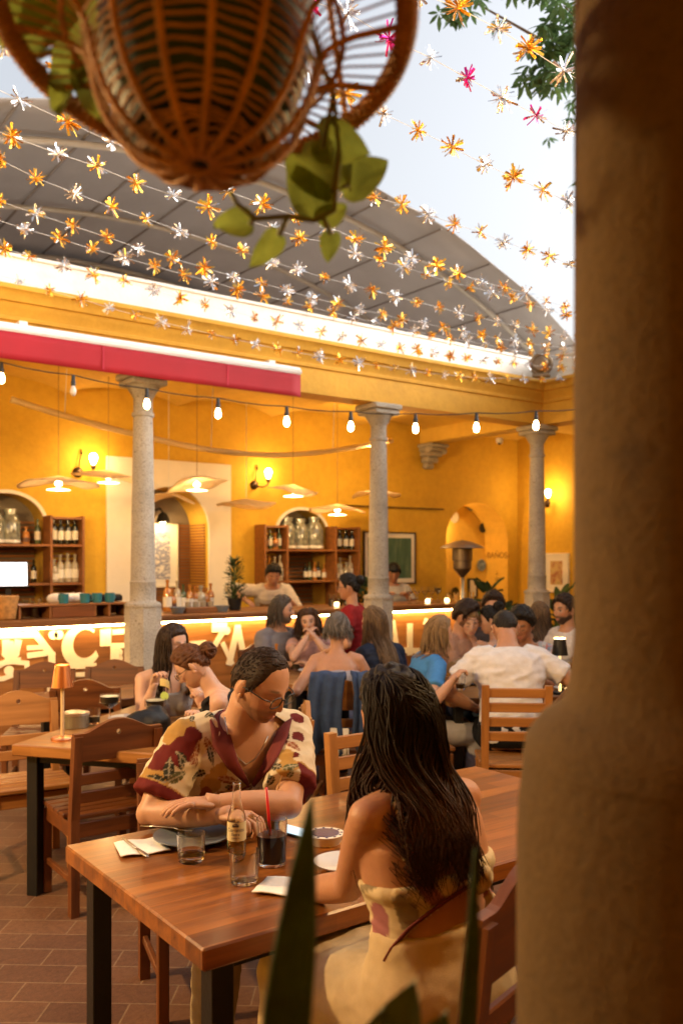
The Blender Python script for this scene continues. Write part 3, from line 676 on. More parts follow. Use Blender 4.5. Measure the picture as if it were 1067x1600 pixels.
garland(6.17, [(8, 388), (47, 401), (100, 415), (147, 430), (195, 439), (240, 454), (282, 466), (321, 476), (361, 486), (398, 495), (433, 502), (468, 510), (502, 518), (534, 526), (565, 532), (595, 538), (624, 543), (652, 547), (679, 551), (704, 555), (729, 559), (755, 562), (778, 565), (802, 567), (824, 570), (850, 573), (876, 575)], 'foil garland in front of the white parapet', 'GGSGGSGGSGGSGSGSGGSGGSGGSGG', 1, 2)
garland(6.45, [(30, 439), (78, 454), (126, 467), (171, 481), (212, 492), (253, 503), (293, 513), (331, 522), (367, 530), (401, 538), (434, 545), (466, 551), (499, 557), (530, 562), (560, 567), (588, 571), (616, 575), (643, 579), (668, 583), (694, 585), (718, 588), (742, 590), (766, 591), (792, 591), (818, 592), (846, 592), (874, 592)], 'foil garland nearest the yellow cornice, lowest of all', 'SGGSGSSGGSGGSGSGGSGSGGSGSGS', 1, 2)

# round horn fixture at the parapet corner
p = onY(845, 598, BEAMY-.1); t = empty('floodlight', (p.x, p.y, 3.745), YAW(200), 'round ring shaped lamp mounted on the cornice corner', 'floodlight')
b = MB(); b.rings([[Vector(((.115+.022*math.cos(q))*math.cos(a), .022*math.sin(q), .15+(.115+.022*math.cos(q))*math.sin(a))) for q in [2*PI*j/8 for j in range(8)]] for a in [2*PI*i/24 for i in range(25)]], False); b.build('ring', M('weathered_bronze', (.30, .22, .15), .6, .4, var=.3), t, smooth=True)
b = MB(); b.lathe([(.07, -.06), (.10, 0), (.03, .0)], 16, (0, 0, .15), Matrix.Rotation(R(90), 3, 'X')); b.box((0, 0, .02), (.2, .1, .04), bev=.01); b.build('housing', MATS['weathered_bronze'], t, auto=35)
p = onY(780, 687, 8.2); t = empty('security_camera', p, YAW(200), 'small white dome camera under the ceiling beam', 'camera')
b = MB(); b.lathe([(.045, .02), (.05, -.01), (.04, -.05), (.004, -.06)], 14); b.tube([(0, 0, .02), (0, 0, 3.24-p.z)], .012, 6); b.build('housing', mAwnW, t, auto=40)
b = MB(); b.ell((0, .02, -.05), (.022, .022, .022)); b.build('lens', mBlack, t, smooth=True)

# ================================================================ HANGING WICKER BASKET
BO = WZ(322, 39, 1.0); TILT = Matrix.Rotation(CAMYAW, 3, 'Z') @ Matrix.Rotation(R(-13), 3, 'X')
bk = empty('hanging_basket', BO, 0, 'wicker basket with flared rim hanging overhead, dark green pot and trailing plant', 'hanging basket')
RR = .227
def prof_r(z):            # cup then flare to the rim, z from -.22 (bottom) to 0
    K = [(-.18, .010), (-.178, .035), (-.170, .058), (-.155, .080), (-.130, .101), (-.10, .116), (-.06, .126), (-.035, .136), (-.018, .158), (0, RR)]
    for (a, ra), (c, rc) in zip(K, K[1:]):
        if z <= c: u = (z-a)/(c-a); return ra+(rc-ra)*u
    return RR
def bp(a, z, dr=0): r = prof_r(z)+dr; return TILT @ Vector((r*math.cos(a), r*math.sin(a), z))
ZS = [-.18, -.179, -.177, -.173, -.168, -.160, -.15, -.14, -.125, -.11, -.09, -.06, -.045, -.035, -.025, -.015, -.007, 0]
b = MB()
for i in range(14):
    a = 2*PI*(i+.5)/14+R(-90); b.tube([bp(a, z) for z in ZS], .0042, 7)
for i in range(70):
    a = 2*PI*i/70; b.tube([bp(a, z, -.002) for z in ZS[12:]], .0016, 5)
b.build('ribs', mWicker, bk, smooth=True)
b = MB(); z = -.179; k = 0
while z < -.04:
    b.tube([bp(2*PI*i/48, z+.0005*math.sin(i*PI*.58+k), .001*math.sin(i*1.83+k)) for i in range(49)], .0017, 5, False); k += 1
    z += .0011 if z < -.176 else (.003 if z < -.165 else (.006 if z < -.14 else .0105))
for z in (-.02, ): b.tube([bp(2*PI*i/48, z) for i in range(49)], .0035, 6, False)
b.build('weave', mWicker, bk, smooth=True)
b = MB(); rim = [bp(2*PI*i/72, 0) for i in range(73)]; b.tube(rim, .011, 9, False)
for i in range(150):                                   # rope wound round the rim
    a = 2*PI*i/150; c = bp(a, 0); n = (c-bp(a, 0, -.05)).normalized(); tn = bp(a+.02, 0)-c; tn.normalize(); up = n.cross(tn)
    b.tube([c+(n*math.cos(q)+up*math.sin(q))*.0115+tn*.006*(q/PI-1) for q in [2*PI*j/8 for j in range(9)]], .0024, 4)
b.build('rim', mWicker, bk, smooth=True)
b = MB(); b.lathe([(.02, -.160), (.070, -.152), (.095, -.12), (.114, -.06), (.122, .03), (.114, .03), (.10, -.02), (.0, -.02)], 36, (0, 0, 0), TILT); b.build('pot', mPot, bk, auto=40)
b = MB(); apex = Vector((0, 0, 3.23-BO.z))
for i in range(4): b.tube([bp(R(45+90*i), 0), bp(R(45+90*i), 0).lerp(apex, .55), apex], .004, 6)
b.build('hanger_cord', mWicker, bk)
def heart_leaf(b, base, tip, width, normal, curl=.12):
    """heart shaped leaf from base to tip, folded along its midrib"""
    base, tip = Vector(base), Vector(tip); d = tip-base; L = d.length; d.normalize(); n = Vector(normal); n = (n-d*n.dot(d)).normalized(); s = d.cross(n); P = []
    prof = [(-.09, .34), (-.05, .66)]+[(u_, min(1, .80+1.1*u_)*(1-u_**2.3)**.85+.012) for u_ in [i/13 for i in range(14)]]
    for u, wv in prof:
        c = base+d*L*max(u, 0)*1.0+n*L*(-.25*curl*4*(u-.5)**2)
        row = []
        for q in (-1, -.6, -.25, 0, .25, .6, 1):
            back = min(0, u)*L*abs(q)
            row.append(c+s*width*.5*wv*q+n*(abs(q)**1.3*width*.16-.01*L*math.sin(u*9+q*2))+d*back)
        P.append(row)
    b.grid(P)
lf = [((500, 335), (452, 262), .06), ((500, 215), (580, 242), .06), ((535, 300), (606, 256), .066), ((470, 240), (520, 318), .062), ((520, 225), (548, 300), .045), ((500, 350), (540, 322), .035), ((392, 352), (334, 356), .055), ((434, 368), (388, 418), .036), ((518, 366), (512, 412), .03),
      ((120, -40), (40, 110), .10), ((190, -30), (90, 180), .10), ((220, 30), (120, 130), .09), ((150, 80), (160, 190), .07), ((60, -40), (30, 60), .08), ((205, 60), (180, 20), .06), ((250, -30), (170, 60), .08), ((30, -40), (2, 80), .05), ((440, -60), (480, 20), .09), ((300, -60), (250, 25), .1), ((380, -60), (420, 15), .09)]
b = MB(); rl = random.Random(3)
for i, ((x0, y0), (x1, y1), w_) in enumerate(lf):
    d0 = (1.16 if i < 9 else 1.06)+rl.uniform(-.03, .03)
    nrm = -FW+Vector((rl.uniform(-.5, .5), rl.uniform(-.5, .5), rl.uniform(-.5, .6)))
    heart_leaf(b, WZ(x0, y0, d0)-BO, WZ(x1, y1, d0+rl.uniform(-.03, .03))-BO, w_, nrm)
o = b.build('pothos_leaves', mLeafPothos, bk, smooth=True)
b = MB()
for l in ([(430, 20), (520, 130), (530, 240), (522, 330), (490, 345), (450, 338), (400, 342), (370, 318), (360, 300)], [(530, 240), (520, 300), (545, 288)], [(395, 343), (392, 352)], [(450, 338), (436, 368)], [(505, 340), (517, 366)], [(180, -40), (120, 60), (60, 90)], [(470, 0), (520, 150), (505, 230)]):
    b.tube([WZ(x, y, 1.12)-BO for x, y in l], .0035, 6)
b.build('pothos_vine', mStem, bk, smooth=True)

# ================================================================ TREE, SHRUBS, SNAKE PLANT
tree_at = Vector((7.05, 4.3, 0))
tr = empty('tree', tree_at, 0, 'leafy green tree whose low branches show beside the big pillar at the top right', 'tree')
b = MB(); b.tube([(0, 0, 0), (.05, 0, 1.5), (0, .05, 3.2), (-.1, .1, 4.6), (-.1, 0, 6.4)], [.16, .13, .11, .09, .05], 12); b.build('trunk', mBark, tr, smooth=True)
b = MB(); rt = random.Random(11); tips = []
for i in range(16):
    a = rt.uniform(-1.9, .9); z0 = rt.uniform(4.4, 6.0); L = rt.uniform(.6, 1.2); s0 = Vector((-.08, .07, z0)); e = s0+Vector((math.cos(a)*L, math.sin(a)*L, rt.uniform(.0, 1.0))); m = s0.lerp(e, .5)+Vector((0, 0, .12))
    b.tube([s0, m, e], [.045, .03, .012], 7); tips += [m, e, s0.lerp(e, .75)]
# boughs that reach down into view
for x, y, d in ((880, 20, 6.2), (860, 70, 6.3), (845, 110, 6.4), (870, 118, 6.2), (720, 2, 6.6), (890, 60, 6.2), (845, -20, 6.4)):
    e = WZ(x, y, d)-tree_at; s0 = Vector((-.1, .05, 4.7)); m = s0.lerp(e, .55)+Vector((0, 0, .35)); b.tube([s0, m, e+Vector((0, 0, .05))], [.03, .016, .005], 6); tips += [e, e]
b.build('limbs', mBark, tr, smooth=True)
b = MB()
def palmate(b, c, s, rnd):
    n0 = Vector((rnd.uniform(-.6, .6), rnd.uniform(-.6, .6), 1)).normalized(); x, y = frame(n0); k = rnd.randint(6, 8); a0 = rnd.uniform(0, 6)
    for i in range(k):
        a = a0+2*PI*i/k; d = (x*math.cos(a)+y*math.sin(a)-n0*rnd.uniform(.15, .7)).normalized(); sd = d.cross(n0).normalized(); L = s*rnd.uniform(.75, 1.1); P = []
        for u, wv in ((.08, .02), (.3, .7), (.6, 1), (.85, .6), (1, .03)):
            q = c+d*L*u-n0*L*.25*u*u; P.append([q-sd*L*.16*wv, q+n0*L*.02, q+sd*L*.16*wv])
        b.grid(P)
for i, tp in enumerate(tips):
    near_ = i >= 48
    for k in range(7 if near_ else 16):
        sp = .085 if near_ else .5
        palmate(b, tp+Vector((rt.gauss(0, sp), rt.gauss(0, sp), rt.gauss(0, sp*.6))), .105, rt)
b.build('crown', mLeafTree, tr, smooth=True)
b = MB(); b.lathe([(.5, 0), (.55, .45), (.58, .5), (.5, .5), (.45, .42), (0, .42)], 28); b.build('planter', mTerra, tr, auto=35)

# foreground snake plant in its pot, below the frame, with smaller succulents
def blade(b, base, tip, w, nrm, bend=.06, cup=.25):
    base, tip, nrm = Vector(base), Vector(tip), Vector(nrm); d = tip-base; L = d.length; d.normalize(); nrm = (nrm-d*nrm.dot(d)).normalized(); s = d.cross(nrm); P = []
    for i in range(15):
        u = i/14; wv = (.62+.38*math.sin(min(1, u*1.7)*PI/2))*(1 if u < .6 else max(.01, 1-((u-.6)/.4)**2.0)); c = base+d*L*u+nrm*bend*math.sin(u*PI); hw = w/2*wv
        P.append([c-s*hw+nrm*hw*cup, c-s*hw*.5, c-nrm*hw*.08, c+s*hw*.5, c+s*hw+nrm*hw*cup])
    b.grid(P)
sp0 = W(500, .80); sp = empty('snake_plant', sp0, 0, 'dark snake plant with upright blurred leaves in the near foreground', 'plant')
b = MB(); b.lathe([(.13, 0), (.17, .55), (.18, .60), (.16, .60), (.15, .54), (0, .54)], 28); b.build('pot', mTerra, sp, auto=35)
for (x0, y0, d0), (x1, y1, d1), w_, nr in (((385, 2150, .80), (487, 1245, .80), .042, (0, 0)), ((655, 2150, .86), (743, 1325, .86), .026, (.9, 0)), ((560, 2150, .84), (600, 1700, .84), .045, (.3, 0)), ((400, 2150, .9), (330, 1660, .95), .04, (0, .2))):
    b = MB(); blade(b, WZ(x0, y0, d0)-sp0, WZ(x1, y1, d1)-sp0, w_, -FW+RT*nr[0], .012); o = b.build('leaf', mLeafDark, sp, smooth=True); solid(o, .004)
b = MB()
for (x0, y0), (x1, y1), w_ in (((585, 1690), (650, 1530), .062), ((560, 1720), (600, 1572), .055), ((640, 1710), (700, 1578), .052), ((700, 1720), (668, 1600), .05)): heart_leaf(b, WZ(x0, y0, .84)-sp0, WZ(x1, y1, .82)-sp0, w_, -FW+Vector((0, 0, .6)))
b.tube([WZ(620, 2150, .84)-sp0, WZ(620, 1640, .84)-sp0], .004, 6); b.build('lower_leaves', M('grey_green_leaf', (.12, .19, .11), .5, var=.3), sp, smooth=True)

def bushy(name, loc, label, cat, h, r, n, leaf, mat, pot=None, seed=1, narrow=False):
    t = empty(name, loc, 0, label, cat); rnd = random.Random(seed); z0 = 0
    if pot:
        pr, ph = pot; b = MB(); b.lathe([(pr*.75, 0), (pr, ph), (pr*1.06, ph), (pr*.9, ph), (pr*.85, ph*.85), (0, ph*.85)], 20); b.build('pot', mTerra if not narrow else mBlack, t, auto=35); z0 = ph*.85
    b = MB(); s = MB()
    for i in range(n):
        u = rnd.random(); a = rnd.uniform(0, 6.28); rad = r*math.sqrt(rnd.random())*(math.sin(PI*min(1, .25+u*.72)) if not narrow else (1-.75*u)*.9+.1)
        c = Vector((rad*math.cos(a), rad*math.sin(a), z0+h*u)); d = Vector((math.cos(a), math.sin(a), rnd.uniform(-.2, 1.2))).normalized()
        if i % 12 == 0: s.tube([(0, 0, z0*.9), (c.x*.3, c.y*.3, z0+h*u*.6), c], .005, 4)
        heart_leaf(b, c, c+d*leaf*rnd.uniform(.6, 1.1), leaf*(.5 if not narrow else .22), (rnd.uniform(-.6, .6), rnd.uniform(-.6, .6), 1), .15)
    b.build('foliage', mat, t, smooth=True); s.build('stems', mStem, t); return t
p = onY(367, 958, 7.72); bushy('potted_shrub', (p.x, p.y, BZ), 'small dark potted shrub standing on the bar', 'potted plant', .42, .09, 260, .07, M('leaf_rosemary', (.03, .06, .02), .6, var=.4), (.075, .12), 4, True)
bushy('leafy_plant', (8.0, 7.75, 0), 'broad leaved green plant left of the corner column', 'potted plant', 1.05, .4, 60, .22, mLeafDark, (.2, .34), 5)
bushy('leafy_plant', (9.2, 7.6, 0), 'green plant right of the corner column under the framed print', 'potted plant', .9, .45, 70, .24, mLeafTree, (.2, .36), 6)
bushy('leafy_plant', (8.75, 7.1, 0), 'dark bushy plant behind the wavy haired woman at the right', 'potted plant', .75, .4, 90, .2, mLeafDark, (.18, .34), 8)
p = onY(572, 935, 8.75); bushy('potted_shrub', (p.x, p.y, .98), 'green potted plant behind the waitress in red', 'potted plant', .30, .14, 60, .13, mLeafDark, (.07, .1), 9)
# ================================================================ FURNITURE
def crest_chair(mats, name='chair', w=.43, h=.91, slats=2):
    """ranch chair: local +Y faces forward, back at -Y"""
    mv, mx = mats; t = empty(name); sh = .45; y0 = -.20; th = .040
    lean = .05
    for sx in (-1, 1):
        b = MB(); x = sx*(w/2-th/2)
        b.rings([[Vector((x+i*th/2, y+j*th*.6, z)) for i, j in ((-1, -1), (1, -1), (1, 1), (-1, 1))] for y, z in ((y0+.0, 0), (y0, sh), (y0-lean, h-.07))]); b.build('leg', mv, t)
        b = MB(); b.box((x, .19, sh/2-.015), (th, th, sh-.03), bev=.004); b.build('leg', mv, t)
        b = MB(); b.bar((x, y0+.02, sh-.055), (x, .18, sh-.055), .022, .07, .003); b.build('side_rail', mx, t); b = MB(); b.bar((x, y0+.02, .16), (x, .18, .16), .02, .03, .003); b.build('stretcher', mx, t)
    b = MB(); b.bar((-w/2+th, .19, sh-.055), (w/2-th, .19, sh-.055), .022, .07, .003); b.build('apron', mx, t); b = MB(); b.bar((-w/2+th, y0, sh-.055), (w/2-th, y0, sh-.055), .022, .07, .003); b.build('apron', mx, t)
    b = MB(); n = 6; sw = .42/n
    for i in range(n): b.box((0, -.195+sw*(i+.5), sh), (w+.01 if i > 0 else w-.09, sw-.008, .022), bev=.004)
    b.build('seat', mx, t)
    def yb(z): return y0-lean*(z-sh)/(h-.07-sh)
    for k in range(slats):
        z = sh+.10+k*.085; b = MB(); b.box((0, yb(z), z), (w-2*th+.01, .018, .055), Matrix.Rotation(R(6), 3, 'X'), .004); b.build('slat', mx, t)
    # crest rail with its curved top and small hole
    b = MB(); z0 = h-.19; ww = w/2; N = 24; front = []; zt = lambda x: h-.055+.055*math.cos(min(1, abs(x)/(ww*.72))*PI/2)**1.2*(1 if abs(x) < ww*.72 else 0)
    hx, hz, hr = 0, h-.062, .013; m = Matrix.Rotation(R(6.5), 3, 'X')
    def q(x, z, y): v_ = m @ Vector((x, y, z-z0)); return Vector((v_.x, yb(z0)+v_.y, z0+v_.z))
    xs = sorted(set([-ww+2*ww*i/N for i in range(N+1)]+[hr*c for c in (-1, -.8, -.4, 0, .4, .8, 1)]))
    for x0, x1 in zip(xs, xs[1:]):
        def hole(x): return math.sqrt(max(0, hr*hr-x*x))
        segs = [(lambda x: z0, zt)] if min(abs(x0), abs(x1)) >= hr-1e-6 or x0*x1 < 0 and False else [(lambda x: z0, lambda x: hz-hole(x)), (lambda x: hz+hole(x), zt)]
        for lo, hi in segs:
            for y in (-.012, .012): b.f([b.v(q(x0, lo(x0), y)), b.v(q(x1, lo(x1), y)), b.v(q(x1, hi(x1), y)), b.v(q(x0, hi(x0), y))])
            for g in (lo, hi): b.f([b.v(q(x0, g(x0), -.012)), b.v(q(x1, g(x1), -.012)), b.v(q(x1, g(x1), .012)), b.v(q(x0, g(x0), .012))])
    for x in (-ww, ww): b.f([b.v(q(x, z0, -.012)), b.v(q(x, zt(x), -.012)), b.v(q(x, zt(x), .012)), b.v(q(x, z0, .012))])
    bmesh.ops.remove_doubles(b.bm, verts=b.bm.verts, dist=.0004); b.build('crest_rail', mx, t)
    return t
def ladder_chair(mats, name='chair', w=.40, h=.93, slats=4):
    mv, mx = mats; t = empty(name); sh = .45; y0 = -.20; th = .042; lean = .05
    for sx in (-1, 1):
        b = MB(); x = sx*(w/2-th/2)
        b.rings([[Vector((x+i*th/2, y+j*th*.45, z)) for i, j in ((-1, -1), (1, -1), (1, 1), (-1, 1))] for y, z in ((y0, 0), (y0, sh), (y0-lean, h))]); b.build('leg', mv, t)
        b = MB(); b.box((x, .19, sh/2-.015), (th, th, sh-.03), bev=.004); b.build('leg', mv, t)
        b = MB(); b.bar((x, y0+.02, sh-.05), (x, .18, sh-.05), .022, .06, .003); b.build('side_rail', mx, t)
    b = MB(); b.bar((-w/2+th, .19, sh-.05), (w/2-th, .19, sh-.05), .022, .06, .003); b.build('apron', mx, t); b = MB(); b.bar((-w/2+th, y0, sh-.05), (w/2-th, y0, sh-.05), .022, .06, .003); b.build('apron', mx, t)
    b = MB(); n = 6; sw = .42/n
    for i in range(n): b.box((0, -.195+sw*(i+.5), sh), (w+.01 if i > 0 else w-.095, sw-.008, .022), bev=.004)
    b.build('seat', mx, t)
    for k in range(slats):
        z = h-.045-k*.085; b = MB(); b.box((0, y0-lean*(z-sh)/(h-sh), z), (w-2*th+.012, .02, .055), Matrix.Rotation(R(6), 3, 'X'), .004); b.build('slat', mx, t)
    return t
G_CH = 'wooden chairs at the tables'
protoA = crest_chair((mChair, mChairX)); protoB = ladder_chair((mPine, mPineX)); protoC = crest_chair((mPine, mPineX))
used = set()
def put(proto, px, d, a, label):
    o = proto if proto.name not in used else copy_tree(proto); used.add(proto.name)
    o.scale = (1, 1, 1); o.location = W(px, d); o.rotation_euler = (0, 0, YAW(a)); o['label'] = label; o['category'] = 'chair'; o['group'] = G_CH; return o
put(protoA, 668, 2.03, -52, 'dark curved back chair under the long haired woman in the foreground').scale = (1, 1, 1.12)
put(protoA, 155, 4.36, -36, 'dark empty chair with a crest rail hole, its back to us before the lamp table')
put(protoA, 320, 3.38, 158, 'dark wooden chair of the man in the floral shirt')
put(protoC, 42, 4.80, 150, 'honey slatted chair at the far left edge of the picture, facing the lamp table')
put(protoA, 147, 5.75, -4, 'dark curved back chair behind the copper lamp')
put(protoA, 168, 6.35, 178, 'dark chair against the bar beside the stone column base')
put(protoA, 62, 6.2, 170, 'dark chair in front of the bar at the left, partly behind the copper lamp')
put(protoA, 262, 5.45, 170, 'dark chair of the woman eating a chip')
put(protoC, 404, 4.62, -97, 'chair seen edge on between the floral shirt man and the denim jacket')
put(protoB, 628, 3.58, 144, 'bright honey ladder back chair tucked in at the far side of the near table')
put(protoC, 543, 5.72, 8, 'honey chair with a blue denim jacket over its back')
put(protoC, 624, 6.22, -40, 'honey curved back chair of the woman in navy')
put(protoC, 645, 5.78, 80, 'chair of the woman in the blue tee shirt')
put(protoB, 799, 5.32, 4, 'brown ladder back chair of the man in the white tee shirt')
put(protoA, 430, 7.75, 140, 'dark chair of the bearded man in grey')
put(protoA, 484, 7.85, 180, 'dark chair of the curly haired woman')
put(protoA, 704, 7.35, 175, 'dark chair of the bespectacled man with dark hair')
put(protoA, 736, 7.35, 180, 'dark chair of the woman in the white tank top')
put(protoA, 796, 7.1, 165, 'dark chair of the woman with the dark bun')
put(protoA, 832, 7.0, 200, 'dark chair of the man in the plaid shirt')
put(protoA, 905, 6.6, 20, 'reddish chair back at the right beside the black lamp')

def table(name, corner, e1, e2, label, top, ztop=.75, th=.055, inset=.05, lw=.06):
    e1, e2 = Vector((*e1, 0)), Vector((*e2, 0)); c = Vector((*corner, 0))+(e1+e2)/2; rz = math.atan2(e1.y, e1.x); L, Wd = e1.length, e2.length
    t = empty(name, c, rz, label, 'table', 'wooden tables with black steel legs')
    b = MB(); b.box((0, 0, ztop-th/2), (L, Wd, th), bev=.005)
    o = b.build('tabletop', [top], t, auto=30)
    for sx in (-1, 1):
        for sy in (-1, 1):
            b = MB(); b.box((sx*(L/2-inset-lw/2), sy*(Wd/2-inset-lw/2), (ztop-th)/2), (lw, lw, ztop-th), bev=.003); b.build('leg', mBlack, t)
    for sy in (-1, 1): b = MB(); b.box((0, sy*(Wd/2-inset-lw/2), ztop-th-.02), (L-2*inset-2*lw, .03, .04)); b.build('frame_rail', mBlack, t)
    return t
def c2w(x, d): return (RT.x*x+FW.x*d, RT.y*x+FW.y*d)
mTopHoney = wood('honey_tabletop', (.22, .088, .02), (.48, .22, .06), 0, .33, .08, .2)
table('dining_table', (.955, 1.83), (1.81, 0), (0, .93), 'large teak table with black legs in the foreground between the couple', mWoodTop)
table('dining_table', (1.266, 4.42), (.50, -.64), (.98, .77), 'honey coloured table with the copper lamp at the left', mTopHoney)
q = W(175, 6.0); table('dining_table', (q.x-.45, q.y-.3), (.8, 0), (0, .6), 'dark table between empty chairs in front of the left bar', mWoodTop)
q = W(475, 6.55); table('dining_table', (q.x-.15, q.y-.1), (1.25, .05), (-.03, .78), 'table of the four guests beside the waitress', mTopHoney)
A = c2w(.70, 5.72); B_ = c2w(.70+1.8*.985, 5.72+1.8*.17); D_ = c2w(.70-.85*.17, 5.72+.85*.985)
table('dining_table', A, (B_[0]-A[0], B_[1]-A[1]), (D_[0]-A[0], D_[1]-A[1]), 'table of the large party at the right where the man in white sits', mTopHoney)

def table_lamp(loc, label, body, h=.37, watts=1.2, r=.055):
    t = empty('table_lamp', loc, 0, label, 'table lamp', 'cordless table lamps')
    b = MB(); b.lathe([(.055, 0), (.055, .010), (.05, .016), (.012, .02)], 24); b.build('base', body, t, auto=35)
    b = MB(); b.lathe([(.009, .018), (.009, h-.06)], 12); b.build('stem', M('warm_brass', (.82, .60, .34), .35, .35) if body is not mBlack else M('glow_stem', (.8, .6, .3), .3, .8, emit=.6), t, auto=60)
    b = MB(); b.lathe([(r, h-.11), (r*.70, h), (r*.66, h), (r*.96, h-.11)], 28); b.build('shade', body, t, auto=50)
    b = MB(); b.lathe([(.001, h-.035), (r*.62, h-.036), (r*.62, h-.03), (.001, h-.028)], 20); b.build('diffuser', mBulbDim, t)
    if body is mBlack: b = MB(); b.lathe([(.001, h+.001), (r*.66, h+.001), (r*.66, h+.006), (.001, h+.006)], 20); b.build('lit_top', mBulbDim, t)
    point(t, (0, 0, h-.075), watts, .03); return t
p = onZ(98, 1156, .75); table_lamp(p, 'slim copper table lamp on the honey table at the left', mCopper, .375, 2.2, .052)
p = onZ(567, 1046, .75); table_lamp(p, 'small copper table lamp in front of the waitress', mCopper, .36, 2.0)
p = onZ(874, 1084, .75); table_lamp(p, 'black table lamp with glowing top at the right', mBlack, .37, 3.0)

# ---------------------------------------------------------------- shelves with bottles against the wall
def shelf_unit(name, label, comps, y1, levels, z0, z1):
    t = empty(name, ((comps[0][0]+comps[-1][1])/2, WALLY, 0), 0, label, 'shelf'); ox = t.location.x
    xs = sorted(set([c[0] for c in comps]+[c[1] for c in comps]))
    for x in xs: b = MB(); b.box((x-ox, -.12, (z0+z1)/2), (.026, .235, z1-z0), bev=.003); b.build('side_panel', mShelf, t)
    for (xa, xb, dp) in comps:
        for z in levels+([z1-.012] if dp < .1 else []): b = MB(); b.box(((xa+xb)/2-ox, -.118+dp/2, z-.013), (xb-xa-.028, .22+dp, .024), bev=.003); b.build('shelf_board', mShelf, t)
        b = MB()
        for i in range(int((z1-z0-.05)/.05)): b.box(((xa+xb)/2-ox, -.012+dp, z0+.04+i*.05), (xb-xa-.03, .012, .024))
        b.build('back_slats', mSlat, t)
    return t
shelf_unit('bottle_shelf', 'slatted wooden bottle shelf around the arched niche, behind the bartender', [(5.44, 5.75, 0), (5.75, 6.47, .28), (6.47, 6.83, 0)], 0, [1.40, 1.78], .95, 2.07)
shelf_unit('bottle_shelf', 'slatted wooden bottle shelf at the far left around the left niche', [(1.86, 2.18, 0), (2.18, 2.93, .28), (2.93, 3.26, 0)], 0, [1.42, 1.81], .95, 2.10)
def bottle_mesh(kind):
    b = MB(); pr = {'wine': [(.001, 0), (.036, .004), (.037, .19), (.030, .215), (.014, .235), (.013, .285), (.016, .287), (.016, .302), (.001, .303)],
        'spirit': [(.001, 0), (.038, .004), (.038, .16), (.030, .19), (.013, .21), (.012, .255), (.017, .257), (.017, .28), (.001, .281)],
        'squat': [(.001, 0), (.045, .004), (.047, .10), (.040, .14), (.015, .165), (.014, .19), (.02, .192), (.02, .22), (.001, .221)],
        'jar': [(.001, 0), (.085, .005), (.095, .05), (.095, .20), (.07, .26), (.05, .28), (.05, .30), (.06, .302), (.06, .33), (.001, .335)]}[kind]
    b.lathe(pr, 16); b.mi = 1; r = pr[2][0]+.0008; h = pr[2][1]; b.lathe([(r, h*.28), (r, h*.82)], 16, cap=False)
    return b.mesh('bottle')
def bottle_set(kind, m, lab=mLabel):
    me = bottle_mesh(kind); me.materials.append(m); me.materials.append(lab); me.polygons.foreach_set('use_smooth', [True]*len(me.polygons))
    try: me.set_sharp_from_angle(angle=R(35))
    except Exception: pass
    return me
BM = {'wine': bottle_set('wine', mDarkGlass), 'wine2': bottle_set('wine', mGreenGlass), 'pale': bottle_set('spirit', mPale), 'amber': bottle_set('spirit', mAmber), 'squat': bottle_set('squat', mAmber, M('dark_label', (.12, .05, .03), .6)), 'clear': bottle_set('squat', mPale), 'jar': bottle_set('jar', M('jar_glass', (.20, .21, .18), .1, spec=.9, var=.5, vscale=20), M('jar_label', (.75, .73, .66), .4, var=.5, vscale=30))}
rb = random.Random(21)
def bottles(seq, p0, p1, label, group, s=(.95, 1.08), cat='bottle'):
    p0, p1 = Vector(p0), Vector(p1); n = len(seq)
    for i, k in enumerate(seq):
        o = bpy.data.objects.new('bottle' if k != 'jar' else 'glass_jar', BM[k]); COL.objects.link(o); u = (i+.5)/n
        o.location = p0.lerp(p1, u)+Vector((rb.uniform(-.004, .004), rb.uniform(-.02, .02), 0)); o.rotation_euler = (0, 0, rb.uniform(-.5, .5)); q = rb.uniform(*s); o.scale = (q, q, q)
        tag(o, label, cat, group)
bottles(['wine']*4, (6.485, 8.98, 1.78), (6.82, 8.98, 1.78), 'dark wine bottle in the top right compartment of the shelf behind the bartender', 'wine bottles top right', (.86, .9))
bottles(['clear', 'pale', 'clear', 'pale'], (6.485, 8.98, 1.40), (6.82, 8.98, 1.40), 'pale spirit bottle in the lower right compartment of the shelf behind the bartender', 'spirit bottles lower right', (.95, 1.1))
bottles(['squat', 'wine2', 'squat', 'wine2'], (5.46, 8.98, 1.78), (5.74, 8.98, 1.78), 'dark bottle in the top left compartment of the shelf behind the bartender', 'bottles top left', (.75, .85))
bottles(['pale', 'amber', 'pale', 'pale'], (5.46, 8.98, 1.40), (5.74, 8.98, 1.40), 'pale bottle in the lower left compartment of the shelf behind the bartender', 'spirit bottles lower left', (1.0, 1.1))
bottles(['jar', 'jar', 'jar'], (5.80, 9.12, 1.78), (6.40, 9.12, 1.78), 'large patterned glass jar in the niche behind the bartender', 'jars in the right niche', (1.0, 1.25), 'jar')
bottles(['wine', 'wine2', 'amber', 'wine', 'amber'], (6.12, 9.08, 1.40), (6.46, 9.08, 1.40), 'small dark bottle on the lower niche shelf behind the bartender', 'bottles on the lower niche shelf', (.7, .8))
bottles(['wine']*4, (2.945, 8.98, 1.81), (3.25, 8.98, 1.81), 'dark wine bottle in the upper compartment of the left shelf', 'wine bottles in the left shelf', (.86, .9))
bottles(['clear', 'pale', 'pale', 'pale'], (2.945, 8.98, 1.42), (3.25, 8.98, 1.42), 'pale spirit bottle in the lower compartment of the left shelf', 'spirit bottles in the left shelf', (1.0, 1.1))
bottles(['jar', 'jar', 'jar'], (2.2, 9.12, 1.81), (2.68, 9.12, 1.81), 'large patterned glass jar in the left niche', 'jars in the left niche', (1.0, 1.25), 'jar')
